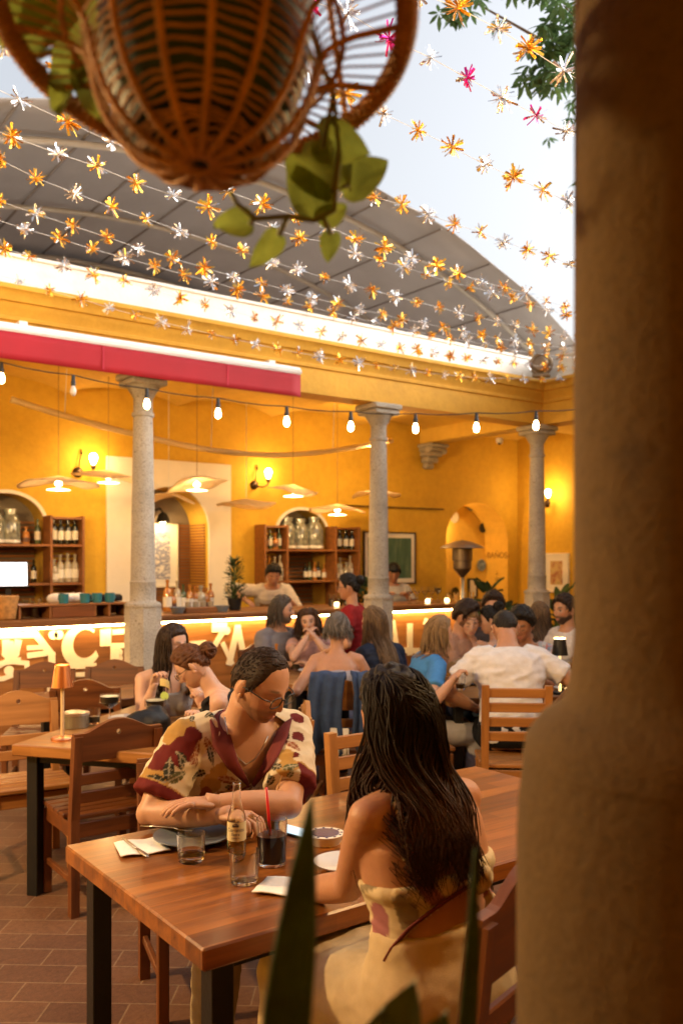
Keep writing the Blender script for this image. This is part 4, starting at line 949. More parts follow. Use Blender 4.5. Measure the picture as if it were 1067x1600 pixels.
bottles(['squat', 'wine2'], (2.70, 9.1, 1.81), (2.92, 9.1, 1.81), 'dark squat bottle beside the jars in the left niche', 'squat bottles in the left niche', (.8, .9))
bottles(['wine2', 'squat', 'wine'], (2.45, 9.1, 1.42), (2.9, 9.1, 1.42), 'dark bottle low in the left niche', 'bottles low in the left niche', (.7, .8))
bottles(['amber', 'squat', 'pale', 'wine2', 'amber', 'amber', 'clear', 'squat', 'amber'], onY(256, 946, 7.85).xy.to_3d()+Vector((0, 0, BZ)), onY(335, 944, 7.85).xy.to_3d()+Vector((0, 0, BZ)), 'liquor bottle in the row standing on the bar right of the left stone column', 'liquor bottles on the bar', (.85, 1.15))
p = onY(523, 902, 9.0)
b = MB(); b.box((0, 0, .10), (.16, .012, .20), Matrix.Rotation(R(-8), 3, 'X'), .002); o = b.build('menu_card', M('pale_green_card', (.62, .70, .48), .7)); o.location = (p.x+.02, 8.97, 1.404); tag(o, 'pale green card standing on the lower niche shelf behind the bartender', 'card')

# things standing on the bar
def on_bar(px, Y, py=960): p = onY(px, py, Y); return Vector((p.x, p.y, BZ))
q0, q1 = on_bar(22, 7.72), on_bar(193, 7.72)
t = empty('bar_rack', (q0+q1)/2, 0, 'low wooden rack on the left of the bar holding mugs and trays', 'rack'); hw = (q1-q0).x/2
b = MB(); b.box((0, 0, .11), (2*hw, .30, .018), bev=.003); b.box((0, .14, .055), (2*hw, .018, .10), bev=.003); b.build('shelf_board', mShelf, t)
for x in (-hw+.01, -hw*.45, hw*.35, hw*.62, hw-.01): b = MB(); b.box((x, 0, .05), (.018, .29, .10), bev=.003); b.build('divider', mShelf, t)
b = MB(); b.box((-hw*.05, -.1, .05), (hw*.75, .10, .095), bev=.003); b.build('drawer', mWoodEdge, t)
def mug(loc, rz):
    t = empty('mug', loc, rz, 'teal enamel mug in the row on the bar rack', 'mug', 'teal mugs on the bar rack')
    b = MB(); b.lathe([(.001, 0), (.040, .002), (.045, .085), (.042, .085), (.038, .01), (.001, .008)], 20); b.build('cup', mTeal, t, auto=40)
    b = MB(); b.tube([(.043, 0, .07), (.068, 0, .062), (.07, 0, .035), (.042, 0, .02)], .006, 6); b.build('handle', mTeal, t, smooth=True); return t
for px in (100, 133, 152, 172): mug(on_bar(px, 7.62)+Vector((0, 0, .12)), rb.uniform(0, 6))
b = MB(); rr = random.Random(2)
for k in range(5): b.ell((rr.uniform(-.12, .12), rr.uniform(-.05, .05), .035), (.09, .07, .05), Matrix.Rotation(rr.uniform(0, 3), 3, 'Z'), 14, 8)
o = b.build('folded_towels', M('white_towel', (.72, .66, .62), .9, bump=.7, bscale=30), smooth=True); o.location = on_bar(108, 7.8)+Vector((0, 0, .12)); tag(o, 'crumpled white towels on top of the bar rack', 'towels')
for i, (px, k) in enumerate(((145, .8), (160, .8), (178, .75))):
    b = MB(); b.box((0, 0, .03), (.13, .12, .055), bev=.01); b.box((0, 0, .06), (.10, .09, .01)); o = b.build('caddy_tray', mBlack); o.location = on_bar(px, 7.84)+Vector((0, 0, .12)); tag(o, 'small black tray behind the teal mugs', 'tray', 'black trays on the bar rack')
b = MB(); b.lathe([(.001, 0), (.075, 0), (.10, .20), (.09, .20), (.07, .01), (.001, .01)], 22)
for i in range(11): b.lathe([(.077+.0023*i-.001, .012+i*.017), (.082+.0023*i, .018+i*.017), (.077+.0023*i, .026+i*.017)], 22, cap=False)
o = b.build('woven_basket', mWicker, smooth=True); o.location = on_bar(10, 7.62); tag(o, 'tall woven basket at the left end of the bar', 'basket')
t = empty('till_screen', on_bar(14, 8.15), R(-12), 'bright till screen on its stand at the far left of the bar', 'screen')
b = MB(); b.box((0, 0, .02), (.2, .16, .03), bev=.008); b.box((0, .03, .15), (.05, .03, .26)); b.build('stand', mBlack, t)
b = MB(); b.box((0, 0, .37), (.34, .03, .24), Matrix.Rotation(R(-10), 3, 'X'), .008); b.build('housing', mBlack, t)
b = MB(); b.box((0, -.0165, .373), (.31, .004, .21), Matrix.Rotation(R(-10), 3, 'X')); b.build('display', M('lit_display', (.9, .93, 1), .3, emit=1.1, ecol=(.95, .97, 1)), t)
def tumbler(loc, r=.036, h=.09, drink=None, label='', group=None, name='glass', stem=False, ice=False):
    t = empty(name, loc, 0, label, 'glass', group); b = MB()
    if stem: b.lathe([(.001, 0), (.036, .001), (.034, .004), (.005, .008), (.004, h*.5), (.012, h*.53), (r, h*.72), (r*.98, h), (r*.96, h), (r*.96, h*.73), (.006, h*.56), (.001, h*.56)], 24)
    else: b.lathe([(.001, 0), (r*.86, .001), (r*.9, .004), (r, h), (r-.0022, h), (r*.9-.0022, .012), (.001, .011)], 28)
    b.build('glass_body', mGlass, t, auto=35)
    if drink:
        lv, m = drink; b = MB(); b.lathe([(.001, .0105), (r*.9-.0012, .0105), (r*.9+(r*.1)*lv-.0012, h*lv), (.001, h*lv)], 28) if not stem else b.lathe([(.006, h*.57), (r*.8, h*.73), (r*.9, h*lv), (.001, h*lv)], 24)
        b.build('drink', m, t, smooth=False, auto=40)
    return t
for px, py in ((42, 7.9), (55, 7.75), (70, 8.0), (84, 7.9)): tumbler(on_bar(px, py), .04, .16, None, 'clear glass behind the rack at the left of the bar', 'glasses at the left of the bar')
for px in (640, 652, 664, 674, 684): tumbler(on_bar(px, 7.7, 945), .04, .19, (.9, mPale) if px % 3 == 0 else None, 'stemmed glass in the row on the right end of the bar', 'stem glasses on the right end of the bar', stem=True)
for px in (700, 712, 724, 736): tumbler(on_bar(px, 7.75, 945), .035, .11, None, 'tumbler in the row at the end of the bar by the heater', 'tumblers on the end of the bar')
for px in (518, 530, 541): tumbler(on_bar(px, 7.75, 945), .035, .13, (.6, mPale), 'tall glass on the bar between bartender and waitress', 'tall glasses on the bar')
for i, px in enumerate((526, 668, 698)):
    t = empty('candle_holder', on_bar(px, 7.62, 945), 0, ('lit candle glass on the bar near the bartender', 'lit candle glass on the bar among the stemmed glasses', 'lit candle glass on the bar left of the heater')[i], 'candle')
    b = MB(); b.lathe([(.001, 0), (.03, .001), (.034, .07), (.031, .07), (.027, .008), (.001, .008)], 18); b.build('glass_cup', mGlass, t, auto=35)
    b = MB(); b.lathe([(.001, .008), (.024, .009), (.024, .045), (.001, .05)], 14); b.build('wax', mBulbDim, t)
for px, nm, lb in ((278, 'bowl', 'dark small bowl on the bar in front of the liquor bottles'), (347, 'bowl', 'dark cup shaped bowl on the bar left of the potted shrub')):
    b = MB(); b.lathe([(.001, 0), (.05, .002), (.075, .06), (.07, .06), (.046, .01), (.001, .009)], 20); o = b.build(nm, mPlate, auto=40); o.location = on_bar(px, 7.55); tag(o, lb, 'bowl')
t = empty('garnish_tray', on_bar(312, 7.6), 0, 'wooden garnish tray with small jars on the bar', 'tray')
b = MB(); b.box((0, 0, .025), (.34, .13, .05), bev=.005); b.build('box', mShelf, t)
for i in range(4): b = MB(); b.lathe([(.001, .05), (.028, .051), (.028, .10), (.001, .102)], 12, (-.12+.08*i, 0, 0)); b.build('jar', mPale, t, auto=40)

# ---------------------------------------------------------------- framed pictures and plates on the walls
def picture(loc, rz, w, h, label, art, frame_m, matw=.06, fw=.02):
    t = empty('framed_picture', loc, rz, label, 'picture')                         # local -Y looks into the room
    for c, s in (((0, -.015, h/2-fw/2), (w, .03, fw)), ((0, -.015, -h/2+fw/2), (w, .03, fw)), ((-w/2+fw/2, -.015, 0), (fw, .03, h-2*fw)), ((w/2-fw/2, -.015, 0), (fw, .03, h-2*fw))):
        b = MB(); b.box(c, s); b.build('frame', frame_m, t)
    b = MB(); b.box((0, -.010, 0), (w-2*fw, .014, h-2*fw)); b.build('mount', M('picture_mount', (.78, .74, .66), .8, var=.02), t)
    b = MB(); b.box((0, -.0185, 0), (w-2*fw-2*matw, .003, h-2*fw-2*matw)); b.build('print', art, t); return t
def art(name, stops, scale, stretch=(1, 1, 1)):
    m, t_, b = nodes(name); v = coord(t_, stretch); c = ramp(t_, nz(t_, v, scale, 8, .7), stops); t_.links.new(c, b.inputs['Base Color']); b.inputs['Roughness'].default_value = .5; return m
p = onY(608, 872, WALLY); picture((p.x, WALLY, p.z), 0, .90, .70, 'dark framed green abstract print right of the middle column', art('green_print', [(.3, (.02, .07, .055)), (.5, (.05, .14, .10)), (.7, (.13, .22, .15))], 3, (6, 1, .8)), M('black_frame', (.05, .03, .02), .5), .06)
p = onY(250, 868, 9.4); picture((p.x-.02, WALLY+.408, p.z), 0, .58, .74, 'blue and white print in a pale frame inside the doorway recess', art('blue_print', [(.40, (.75, .72, .66)), (.5, (.12, .15, .30)), (.58, (.70, .68, .64)), (.7, (.08, .10, .25))], 7, (1, 1, 2)), M('pale_frame', (.72, .66, .52), .5), .08, .018)
p = onX(870, 895, ENDX); picture((ENDX, p.y, p.z), R(-90), .44, .56, 'white framed print of a face like motif on the end wall', art('ochre_print', [(.3, (.06, .12, .05)), (.45, (.55, .42, .20)), (.6, (.30, .09, .05)), (.75, (.65, .58, .4))], 7), M('white_frame', (.76, .73, .66), .5), .09)
p = onY(737, 919, 9.57); picture((p.x, 9.57, p.z), 0, .19, .30, 'black framed certificate inside the passage arch', M('paper_certificate', (.72, .70, .60), .8, var=.06, vscale=40), M('black_frame2', (.02, .015, .012), .5), .012, .025)
t = empty('picture_lamp', onY(255, 808, 9.3), 0, 'black picture lamp glowing over the blue and white print', 'lamp')
b = MB(); b.tube([(0, .2, .09), (0, .08, .10), (0, 0, .05)], .012, 8); b.build('arm', mBlack, t, smooth=True)
b = MB(); b.lathe([(.03, .05), (.05, .03), (.085, -.06), (.078, -.06), (.04, .02), (.0, .03)], 20); b.build('shade', mBlack, t, auto=40)
b = MB(); b.ell((0, 0, -.045), (.035, .035, .03)); b.build('bulb', mBulb, t, smooth=True); point(t, (0, 0, -.10), 7, .03)
for i, (px, py, r, m, lb) in enumerate(((707, 808, .085, mPorc, 'pale ring shaped plate high on the passage wall'), (732, 793, .055, mPlate, 'small dark plate topmost on the passage wall'), (751, 825, .075, M('dark_talavera', (.05, .05, .06), .3, var=.8, vscale=30), 'dark patterned plate at the right of the passage wall'), (749, 883, .09, M('blue_talavera', (.22, .30, .40), .3, var=.9, vscale=25), 'large blue patterned plate halfway down the passage wall'), (708, 926, .085, mDarkGlass, 'round black dish low on the passage wall'))):
    p = onY(px, py, 9.57); b = MB(); b.lathe([(.001, .028), (r*.35, .024), (r*.4, .012), (r*.7, .016), (r, .040), (r*.97, .045), (r*.65, .022), (r*.35, .03), (.001, .034)], 24, (0, 0, 0), Matrix.Rotation(R(90), 3, 'X')); o = b.build('wall_plate', m, smooth=True); o.location = (p.x, p.y, p.z); tag(o, lb, 'plate')

# patio heater
hp = W(722, 9.25)
t = empty('patio_heater', hp, 0, 'steel mushroom patio heater standing in front of the passage arch', 'heater')
b = MB(); b.lathe([(.22, 0), (.22, .02), (.16, .05), (.15, .42), (.10, .46), (.03, .48)], 24); b.build('tank_base', mDarkSteel, t, auto=35)
b = MB(); b.lathe([(.026, .46), (.026, 1.52)], 14); b.build('pole', M('warm_steel', (.75, .6, .35), .25, 1.0), t, smooth=True)
b = MB(); b.lathe([(.03, 1.48), (.08, 1.54), (.095, 1.56), (.095, 1.64), (.105, 1.645), (.105, 1.78), (.06, 1.80)], 24); b.build('burner', mDarkSteel, t, auto=35)
b = MB(); b.lathe([(.235, 1.775), (.20, 1.80), (.08, 1.845), (.02, 1.855), (.001, 1.86)], 36); b.lathe([(.235, 1.775), (.19, 1.79), (.02, 1.84), (.001, 1.84)], 36); b.build('reflector', M('dull_aluminium', (.34, .27, .19), .4, .9), t, auto=50)

# ---------------------------------------------------------------- on the near table
TZ0 = .7505
def T(px, py): return onZ(px, py, TZ0)
def napkin(px, py, w, h, rz, label):
    b = MB(); P = []
    for i in range(9):
        P.append([Vector((w*(i/8-.5), h*(j/8-.5), .004+.0025*math.sin(i*1.1+j*.7)+(.003 if i == 8 or j == 0 else 0))) for j in range(9)])
    b.grid(P); o = b.build('paper_napkin', mNapkin, smooth=True); solid(o, .003); o.location = T(px, py); o.rotation_euler = (0, 0, rz); return tag(o, label, 'napkin')
napkin(222, 1325, .15, .155, CAMYAW+R(22), 'white napkin under the knife at the left of the blue grey plate')
napkin(460, 1389, .20, .13, CAMYAW+R(-14), 'white napkin lying in front of the woman')
t = empty('table_knife', T(212, 1328)+Vector((0, 0, .008)), CAMYAW+R(34), 'steel table knife lying on the left napkin', 'knife')
b = MB(); b.rings([[Vector((x*w, y, z*h)) for x, z in ((-1, 0), (0, 1), (1, 0), (0, -.3))] for y, w, h in ((.11, .005, .004), (.06, .007, .006), (0, .005, .005), (-.01, .004, .004))]); b.build('handle', mSteel, t, smooth=True)
b = MB(); b.rings([[Vector((x*w, y, z*h)) for x, z in ((-1, 0), (0, 1), (1, 0), (0, -.3))] for y, w, h in ((-.01, .005, .002), (-.06, .010, .0015), (-.09, .009, .0012), (-.105, .002, .001))]); b.build('blade', mSteel, t, smooth=True)
pc = T(301, 1314)
b = MB(); b.lathe([(.001, .006), (.07, .006), (.075, .004), (.08, .004), (.108, .018), (.124, .021), (.124, .024), (.106, .021), (.078, .011), (.001, .010)], 44); o = b.build('dinner_plate', mPlate, auto=40); o.location = pc; tag(o, 'large blue grey plate before the man in the floral shirt', 'plate')
t = empty('fork', T(266, 1306)+Vector((-.01, 0, .028)), CAMYAW+R(70), 'steel fork resting across the blue grey plate', 'fork')
b = MB(); b.rings([[Vector((x*w, y, z*h+.004*math.cos(y*30))) for x, z in ((-1, 0), (0, 1), (1, 0), (0, -1))] for y, w, h in ((.10, .007, .002), (.05, .004, .002), (-.02, .003, .002), (-.04, .009, .0015), (-.06, .010, .0012))]); b.build('handle', mSteel, t, smooth=True)
for k in range(4): b = MB(); b.bar((-.0075+.005*k, -.058, 0), (-.0075+.005*k, -.095, .004), .0025, .0015); b.build('tine', mSteel, t)
mWater = real_glass('water', (.97, .97, .94), 1.33)
tumbler(T(299, 1345), .043, .083, (.42, mWater), 'short glass half full of water beside the blue grey plate')
tumbler(T(382, 1378), .043, .088, (.12, mWater), 'nearly empty tumbler in front of the beer bottle')
tumbler(T(422, 1298), .041, .128, (.62, M('orange_juice', (.80, .42, .06), .3, var=.05)), 'tall glass of yellow juice held by the man')
g = tumbler(T(425, 1350), .046, .135, (.66, M('dark_red_drink', (.05, .004, .004), .2, spec=.15)), 'tall glass of dark red drink with a red straw')
b = MB(); b.tube([(.0, .0, .03), (-.022, -.004, .23)], .0045, 8); b.build('straw', M('red_straw', (.60, .01, .02), .35), g, smooth=True)
b = MB()
for (x, y, z, s) in ((.012, -.01, .088, .014), (-.014, .006, .086, .012), (.0, .018, .09, .012)): b.box((x, y, z), (s*2,)*3, Matrix.Rotation(x*90, 3, 'X') @ Matrix.Rotation(y*80, 3, 'Y'), .004)
b.build('ice_cubes', glassy('ice', (.75, .68, .68), .08), g)
b = MB(); b.tube([(0, 0, .06), (.045, -.015, .20)], .002, 6); 
jg = [o for o in bpy.data.objects if o.get('label', '').startswith('tall glass of yellow')][0]; b.build('stirrer', mBrass, jg)
# clear long neck beer bottle with its printed label
bt = empty('beer_bottle', T(370, 1334), CAMYAW, 'clear long neck beer bottle with printed label on the near table', 'bottle')
b = MB(); b.lathe([(.001, 0), (.026, .002), (.0285, .008), (.0285, .105), (.026, .122), (.017, .150), (.0135, .17), (.0122, .208), (.0145, .210), (.0145, .216), (.0128, .218), (.010, .218), (.010, .17), (.0135, .150), (.024, .118), (.0258, .10), (.0258, .012), (.001, .010)], 28); b.build('glass_body', mGlassBottle, bt, auto=35)
b = MB(); b.lathe([(.001, .011), (.0265, .0095), (.0265, .062), (.001, .062)], 28); b.build('beer', real_glass('pale_beer', (.95, .66, .18), 1.33), bt, auto=40)
b = MB(); b.rings([[Vector((.0290*math.sin(a), -.0290*math.cos(a), z)) for a in [R(-95+190*i/24) for i in range(25)]] for z in (.046, .103)], False, False); b.build('label', M('cream_bottle_label', (.68, .58, .34), .5, var=.03), bt, smooth=True)
mInk = M('label_ink', (.03, .03, .09), .5); mInkY = M('label_gold', (.55, .35, .05), .4)
def wrap_text(txt, size, z, m, r=.0292):
    me = text_mesh(txt, size, .0001)
    for v_ in me.vertices: a = v_.co.x/r; v_.co = Vector((r*math.sin(a), -(r+v_.co.z)*math.cos(a), z+v_.co.y))
    link('label_text', me, m, bt)
wrap_text('Coronita', .0155, .080, mInk); wrap_text('Extra', .012, .067, mInk); wrap_text('CERVEZA', .006, .0555, mInk)
b = MB()
for k, (x, h) in enumerate(((-.008, .006), (-.004, .008), (0, .010), (.004, .008), (.008, .006))): b.box((x, -.0290, .0915+h/2), (.0022, .0012, h))
b.box((0, -.0291, .0912), (.020, .0012, .0022)); b.build('crown_emblem', mInk, bt)
wrap_text('CERVEZA MAS FINA', .0045, .112, mInkY, .0283)
# phone, ash tray, small plate, talavera bowl
b = MB(); b.box((0, 0, .004), (.072, .145, .008), bev=.003); o = b.build('phone', mBlack); o.location = T(462, 1302); o.rotation_euler = (0, 0, CAMYAW+R(50)); tag(o, 'phone with lit bluish screen lying behind the dark drink', 'phone')
b = MB(); b.box((0, 0, .0086), (.066, .138, .0006)); b.build('screen', M('lit_phone_screen', (.4, .65, .85), .2, emit=.35, ecol=(.35, .65, .9)), o)
t = empty('ashtray', T(508, 1318), 0, 'white and blue patterned dish with a dark hollow in the middle of the table', 'dish')
b = MB(); b.lathe([(.001, 0), (.045, .001), (.06, .03), (.062, .034), (.03, .034), (.026, .015), (.001, .014)], 30); b.build('dish_body', mPorc, t, auto=35)
b = MB(); b.lathe([(.034, .0345), (.045, .0345), (.045, .0355), (.034, .0355)], 30)
for i in range(12): a = 2*PI*i/12; b.ell((.052*math.cos(a), .052*math.sin(a), .0345), (.005, .005, .0012), None, 8, 4)
b.build('blue_glaze', M('cobalt_glaze', (.02, .03, .14), .2), t)
b = MB(); b.lathe([(.001, 0), (.05, .001), (.085, .018), (.088, .022), (.05, .008), (.001, .007)], 32); o = b.build('small_plate', mPorc, auto=40); o.location = T(537, 1356); tag(o, 'small white plate partly behind the womans arm', 'plate')

# ---------------------------------------------------------------- on the other tables
def on(px, py, z=.751): return onZ(px, py, z)
p = on(118, 1136); t = empty('salsa_tin', p, 0, 'round perforated metal tin on the honey table behind the copper lamp', 'tin')
b = MB(); b.lathe([(.001, 0), (.070, .002), (.072, .07), (.001, .07)], 28)
for k in range(4):
    for i in range(24): a = 2*PI*i/24; b.box((.0722*math.cos(a), .0722*math.sin(a), .012+k*.014), (.003, .006, .006), Matrix.Rotation(a, 3, 'Z'))
b.build('body', M('tin_metal', (.30, .27, .2), .4, .8), t, auto=35)
b = MB(); b.lathe([(.075, .068), (.076, .08), (.05, .086), (.001, .088)], 28); b.build('lid', mSteel, t, auto=35)
tumbler(on(147, 1131), .036, .085, (.5, mPale), 'short glass right of the perforated tin')
m_ = tumbler(on(172, 1129), .058, .155, (.95, M('margarita', (.70, .66, .45), .3)), 'margarita glass with salted rim behind the dark chair', None, 'margarita_glass', True)
m_ = tumbler(on(243, 1130), .058, .135, (.95, M('margarita', (.70, .66, .45), .3)), 'margarita glass with lime in front of the woman eating', None, 'margarita_glass', True)
b = MB(); b.lathe([(.001, -.002), (.024, -.002), (.024, .002), (.001, .002)], 16, (.055, 0, .145), Matrix.Rotation(R(70), 3, 'X')); b.build('lime_wheel', M('lime', (.45, .55, .08), .4), m_)
for i, (px, py, r, lb) in enumerate(((200, 1126, .11, 'white plate on the honey table under the womans arms'), (485, 1050, .10, 'white plate on the table of four'), (735, 1068, .12, 'white plate before the woman in blue'), (885, 1078, .09, 'white plate beside the black lamp'), (150, 1088, .09, 'grey plate on the dark table in front of the bar'))):
    b = MB(); b.lathe([(.001, 0), (r*.6, .001), (r, .018), (r*.98, .021), (r*.58, .008), (.001, .007)], 28); o = b.build('side_plate', mPorc if i != 4 else mPlate, auto=40); o.location = on(px, py); tag(o, lb, 'plate')
for i, (px, py, k, lb) in enumerate(((432, 1049, 'amber', 'amber bottle on the table of four beside the bearded man'), (888, 1072, 'clear', 'pale squat bottle beside the black lamp'))):
    o = bpy.data.objects.new('bottle', BM[k]); COL.objects.link(o); o.location = on(px, py); o.scale = (.8,)*3; tag(o, lb, 'bottle')
for i, (px, py, lb) in enumerate(((462, 1047, 'tumbler on the table of four in front of the curly haired woman'), (716, 1063, 'tumbler on the party table beside the snack basket'), (768, 1058, 'tumbler on the party table behind the man in white'), (880, 1082, 'water glass right of the black lamp'), (842, 1066, 'glass before the man in the plaid shirt'))): tumbler(on(px, py), .036, .11, (.6, mAmber if i % 2 else mPale), lb)
t = empty('snack_basket', on(712, 1062), R(30), 'open paper lined basket of snacks on the party table', 'basket')
b = MB(); b.lathe([(.001, 0), (.07, .002), (.11, .06), (.10, .06), (.065, .01), (.001, .01)], 20); b.build('basket', mWicker, t, auto=40)
b = MB(); P = [[Vector(((.06+.07*u)*math.cos(a)*(1+.15*math.cos(5*a)), (.06+.07*u)*math.sin(a)*(1+.15*math.sin(4*a)), .03+.09*u*(1+.35*math.cos(4*a)))) for a in [2*PI*i/24 for i in range(24)]] for u in (0, .3, .6, 1)]; b.grid(P, True); o = b.build('liner', M('brown_paper', (.28, .19, .11), .9), t, smooth=False); solid(o, .002)
b = MB(); rc = random.Random(9)
for i in range(16): b.box((rc.gauss(0, .04), rc.gauss(0, .04), .05+rc.uniform(0, .04)), (.05, .045, .005), Matrix.Rotation(rc.uniform(0, 3), 3, 'X') @ Matrix.Rotation(rc.uniform(0, 3), 3, 'Y'))
b.build('chips', M('tortilla_chip', (.62, .40, .10), .8, var=.2), t)
for i, (px, py, lb) in enumerate(((758, 1050, 'heap of golden food on a plate before the man in the dark shirt'), (744, 1060, 'small golden food mound beside the snack basket'))):
    t = empty('food_plate', on(px, py), 0, lb, 'food'); b = MB(); b.lathe([(.001, 0), (.07, .001), (.12, .02), (.115, .022), (.065, .008), (.001, .008)], 24); b.build('plate', mPorc, t, auto=40)
    b = MB()
    for k in range(14): b.ell((rc.gauss(0, .035), rc.gauss(0, .035), .02+rc.uniform(0, .05)), (.022, .016, .014), Matrix.Rotation(rc.uniform(0, 3), 3, 'X'), 10, 6)
    b.build('food', M('golden_food', (.62, .38, .10), .6, var=.4, vscale=20), t, smooth=True)
p = on(892, 1084); t = empty('candle_holder', p, 0, 'lit candle glass next to the black lamp', 'candle')
b = MB(); b.lathe([(.001, 0), (.035, .001), (.04, .08), (.037, .08), (.032, .008), (.001, .008)], 18); b.build('glass_cup', mGlass, t, auto=35)
b = MB(); b.lathe([(.001, .008), (.03, .009), (.03, .055), (.001, .06)], 14); b.build('wax', mBulbDim, t)

# the clutter of the two busy tables behind
G3 = 'glasses and bottles on the busy tables'
for i, (px, py, kind_, lb) in enumerate(((445, 1053, 'g', 'small glass at the left end of the table of four'), (505, 1046, 'g', 'glass in front of the grey haired woman'), (527, 1040, 'b', 'dark bottle on the table of four near the small copper lamp'), (548, 1045, 's', 'stemmed glass on the table of four near the small copper lamp'),
        (700, 1046, 's', 'stemmed glass in front of the bespectacled man'), (728, 1040, 'b', 'bottle in front of the woman in the white tank top'), (752, 1043, 'g', 'glass between the white tank top and the dark shirt'), (785, 1050, 's', 'stemmed glass in front of the woman with the dark bun'), (806, 1046, 'b', 'bottle in front of the man in plaid'), (850, 1060, 's', 'stemmed glass left of the black lamp'), (720, 1074, 'g', 'short glass at the near left corner of the party table'))):
    if kind_ == 'b':
        o = bpy.data.objects.new('bottle', BM['amber' if i % 2 else 'wine2']); COL.objects.link(o); o.location = on(px, py); o.scale = (.8,)*3; tag(o, lb, 'bottle', G3)
    else: tumbler(on(px, py), .036 if kind_ == 'g' else .042, .10 if kind_ == 'g' else .19, (.55 if kind_ == 'g' else .9, mAmber if i % 3 else mPale), lb, G3, stem=kind_ == 's')
# ================================================================ PEOPLE
from mathutils.bvhtree import BVHTree
WS = bpy.data.scenes.new('workbench')                 # scratch scene used only while meshing, removed at the end
def remesh(b, vox, it=6, fac=.5):
    me = b.mesh('t'); ob = bpy.data.objects.new('t', me); WS.collection.objects.link(ob)
    m = ob.modifiers.new('r', 'REMESH'); m.mode = 'VOXEL'; m.voxel_size = vox
    if it: q = ob.modifiers.new('s', 'SMOOTH'); q.iterations = it; q.factor = fac
    with bpy.context.temp_override(scene=WS, view_layer=WS.view_layers[0]): dg = bpy.context.evaluated_depsgraph_get()
    r = bpy.data.meshes.new_from_object(ob.evaluated_get(dg)); bpy.data.objects.remove(ob); bpy.data.meshes.remove(me); return r
def paint(me, fn):
    a = me.attributes.get('Col') or me.attributes.new('Col', 'FLOAT_COLOR', 'POINT')
    if a.data_type != 'FLOAT_COLOR' or a.domain != 'POINT': me.attributes.remove(a); a = me.attributes.new('Col', 'FLOAT_COLOR', 'POINT')
    buf = []
    for v in me.vertices: buf += [*fn(v.co, v.normal), 1]
    a.data.foreach_set('color', buf)
def sstep(a, b, x): u = max(0, min(1, (x-a)/(b-a))); return u*u*(3-2*u)
def g2(*t): return math.exp(-sum(t))
def lerp(a, b, u): return a+(b-a)*u
def mixv(a, b, u): return tuple(lerp(x, y, u) for x, y in zip(a, b))

def head_point(x, y, z, P):
    """unit direction -> point of the head surface, front is +y"""
    px, py, pz = x*.0765*P.get('w', 1), y*.094, z*.117
    if pz < 0:
        q = -pz/.117; px *= 1-.30*q**1.5*(1 if y > -.2 else .6); py *= (1-.42*q) if y < 0 else 1
    if py > 0: py += .022*sstep(-.03, -.09, pz)*max(0, y+.2)
    if py > .058: py = .058+(py-.058)*.80
    if y > 0:
        ax = abs(px)
        py += .0245*g2((px/.0105)**2)*(sstep(.03, -.028, pz)*sstep(-.046, -.032, pz))+.004*g2((px/.009)**2, ((pz-.01)/.02)**2)
        py += .006*g2(((ax-.013)/.007)**2, ((pz+.035)/.009)**2)
        py -= .0105*g2(((ax-.031)/.015)**2, ((pz-.006)/.012)**2)-.0055*g2(((ax-.031)/.011)**2, ((pz-.004)/.008)**2)
        py += .0055*g2(((ax-.028)/.022)**2, ((pz-.026)/.008)**2)
        py += .0065*g2((px/.021)**2, ((pz+.056)/.0055)**2)+.0075*g2((px/.018)**2, ((pz+.068)/.006)**2)-.0035*g2((px/.024)**2, ((pz+.0615)/.0022)**2)
        py -= .004*g2((px/.03)**2, ((pz+.079)/.006)**2); py += .009*g2((px/.019)**2, ((pz+.098)/.014)**2)
        py += .004*g2(((ax-.046)/.016)**2, ((pz+.022)/.016)**2)
    return Vector((px, py, pz))
def head_dirs(nu, nv):
    D = []
    for j in range(nv+1):
        th = PI*(.012+.976*j/nv)
        row = []
        for i in range(nu):
            t = -PI+2*PI*i/nu; ph = t-.5*math.sin(t); row.append((math.sin(th)*math.sin(ph), math.sin(th)*math.cos(ph), math.cos(th), ph))
        D.append(row)
    return D
def hairline(az, P):
    K = [(0, P.get('front', .074)), (.55, P.get('front', .074)-.002), (.85, P.get('temple', .06)), (1.12, .040), (1.32, .005), (1.5, -.012), (1.62, .022), (1.9, .012), (2.2, -.035), (3.15, P.get('nape', -.062))]
    for (a, za), (c, zc) in zip(K, K[1:]):
        if az <= c: return lerp(za, zc, (az-a)/(c-a))
    return K[-1][1]
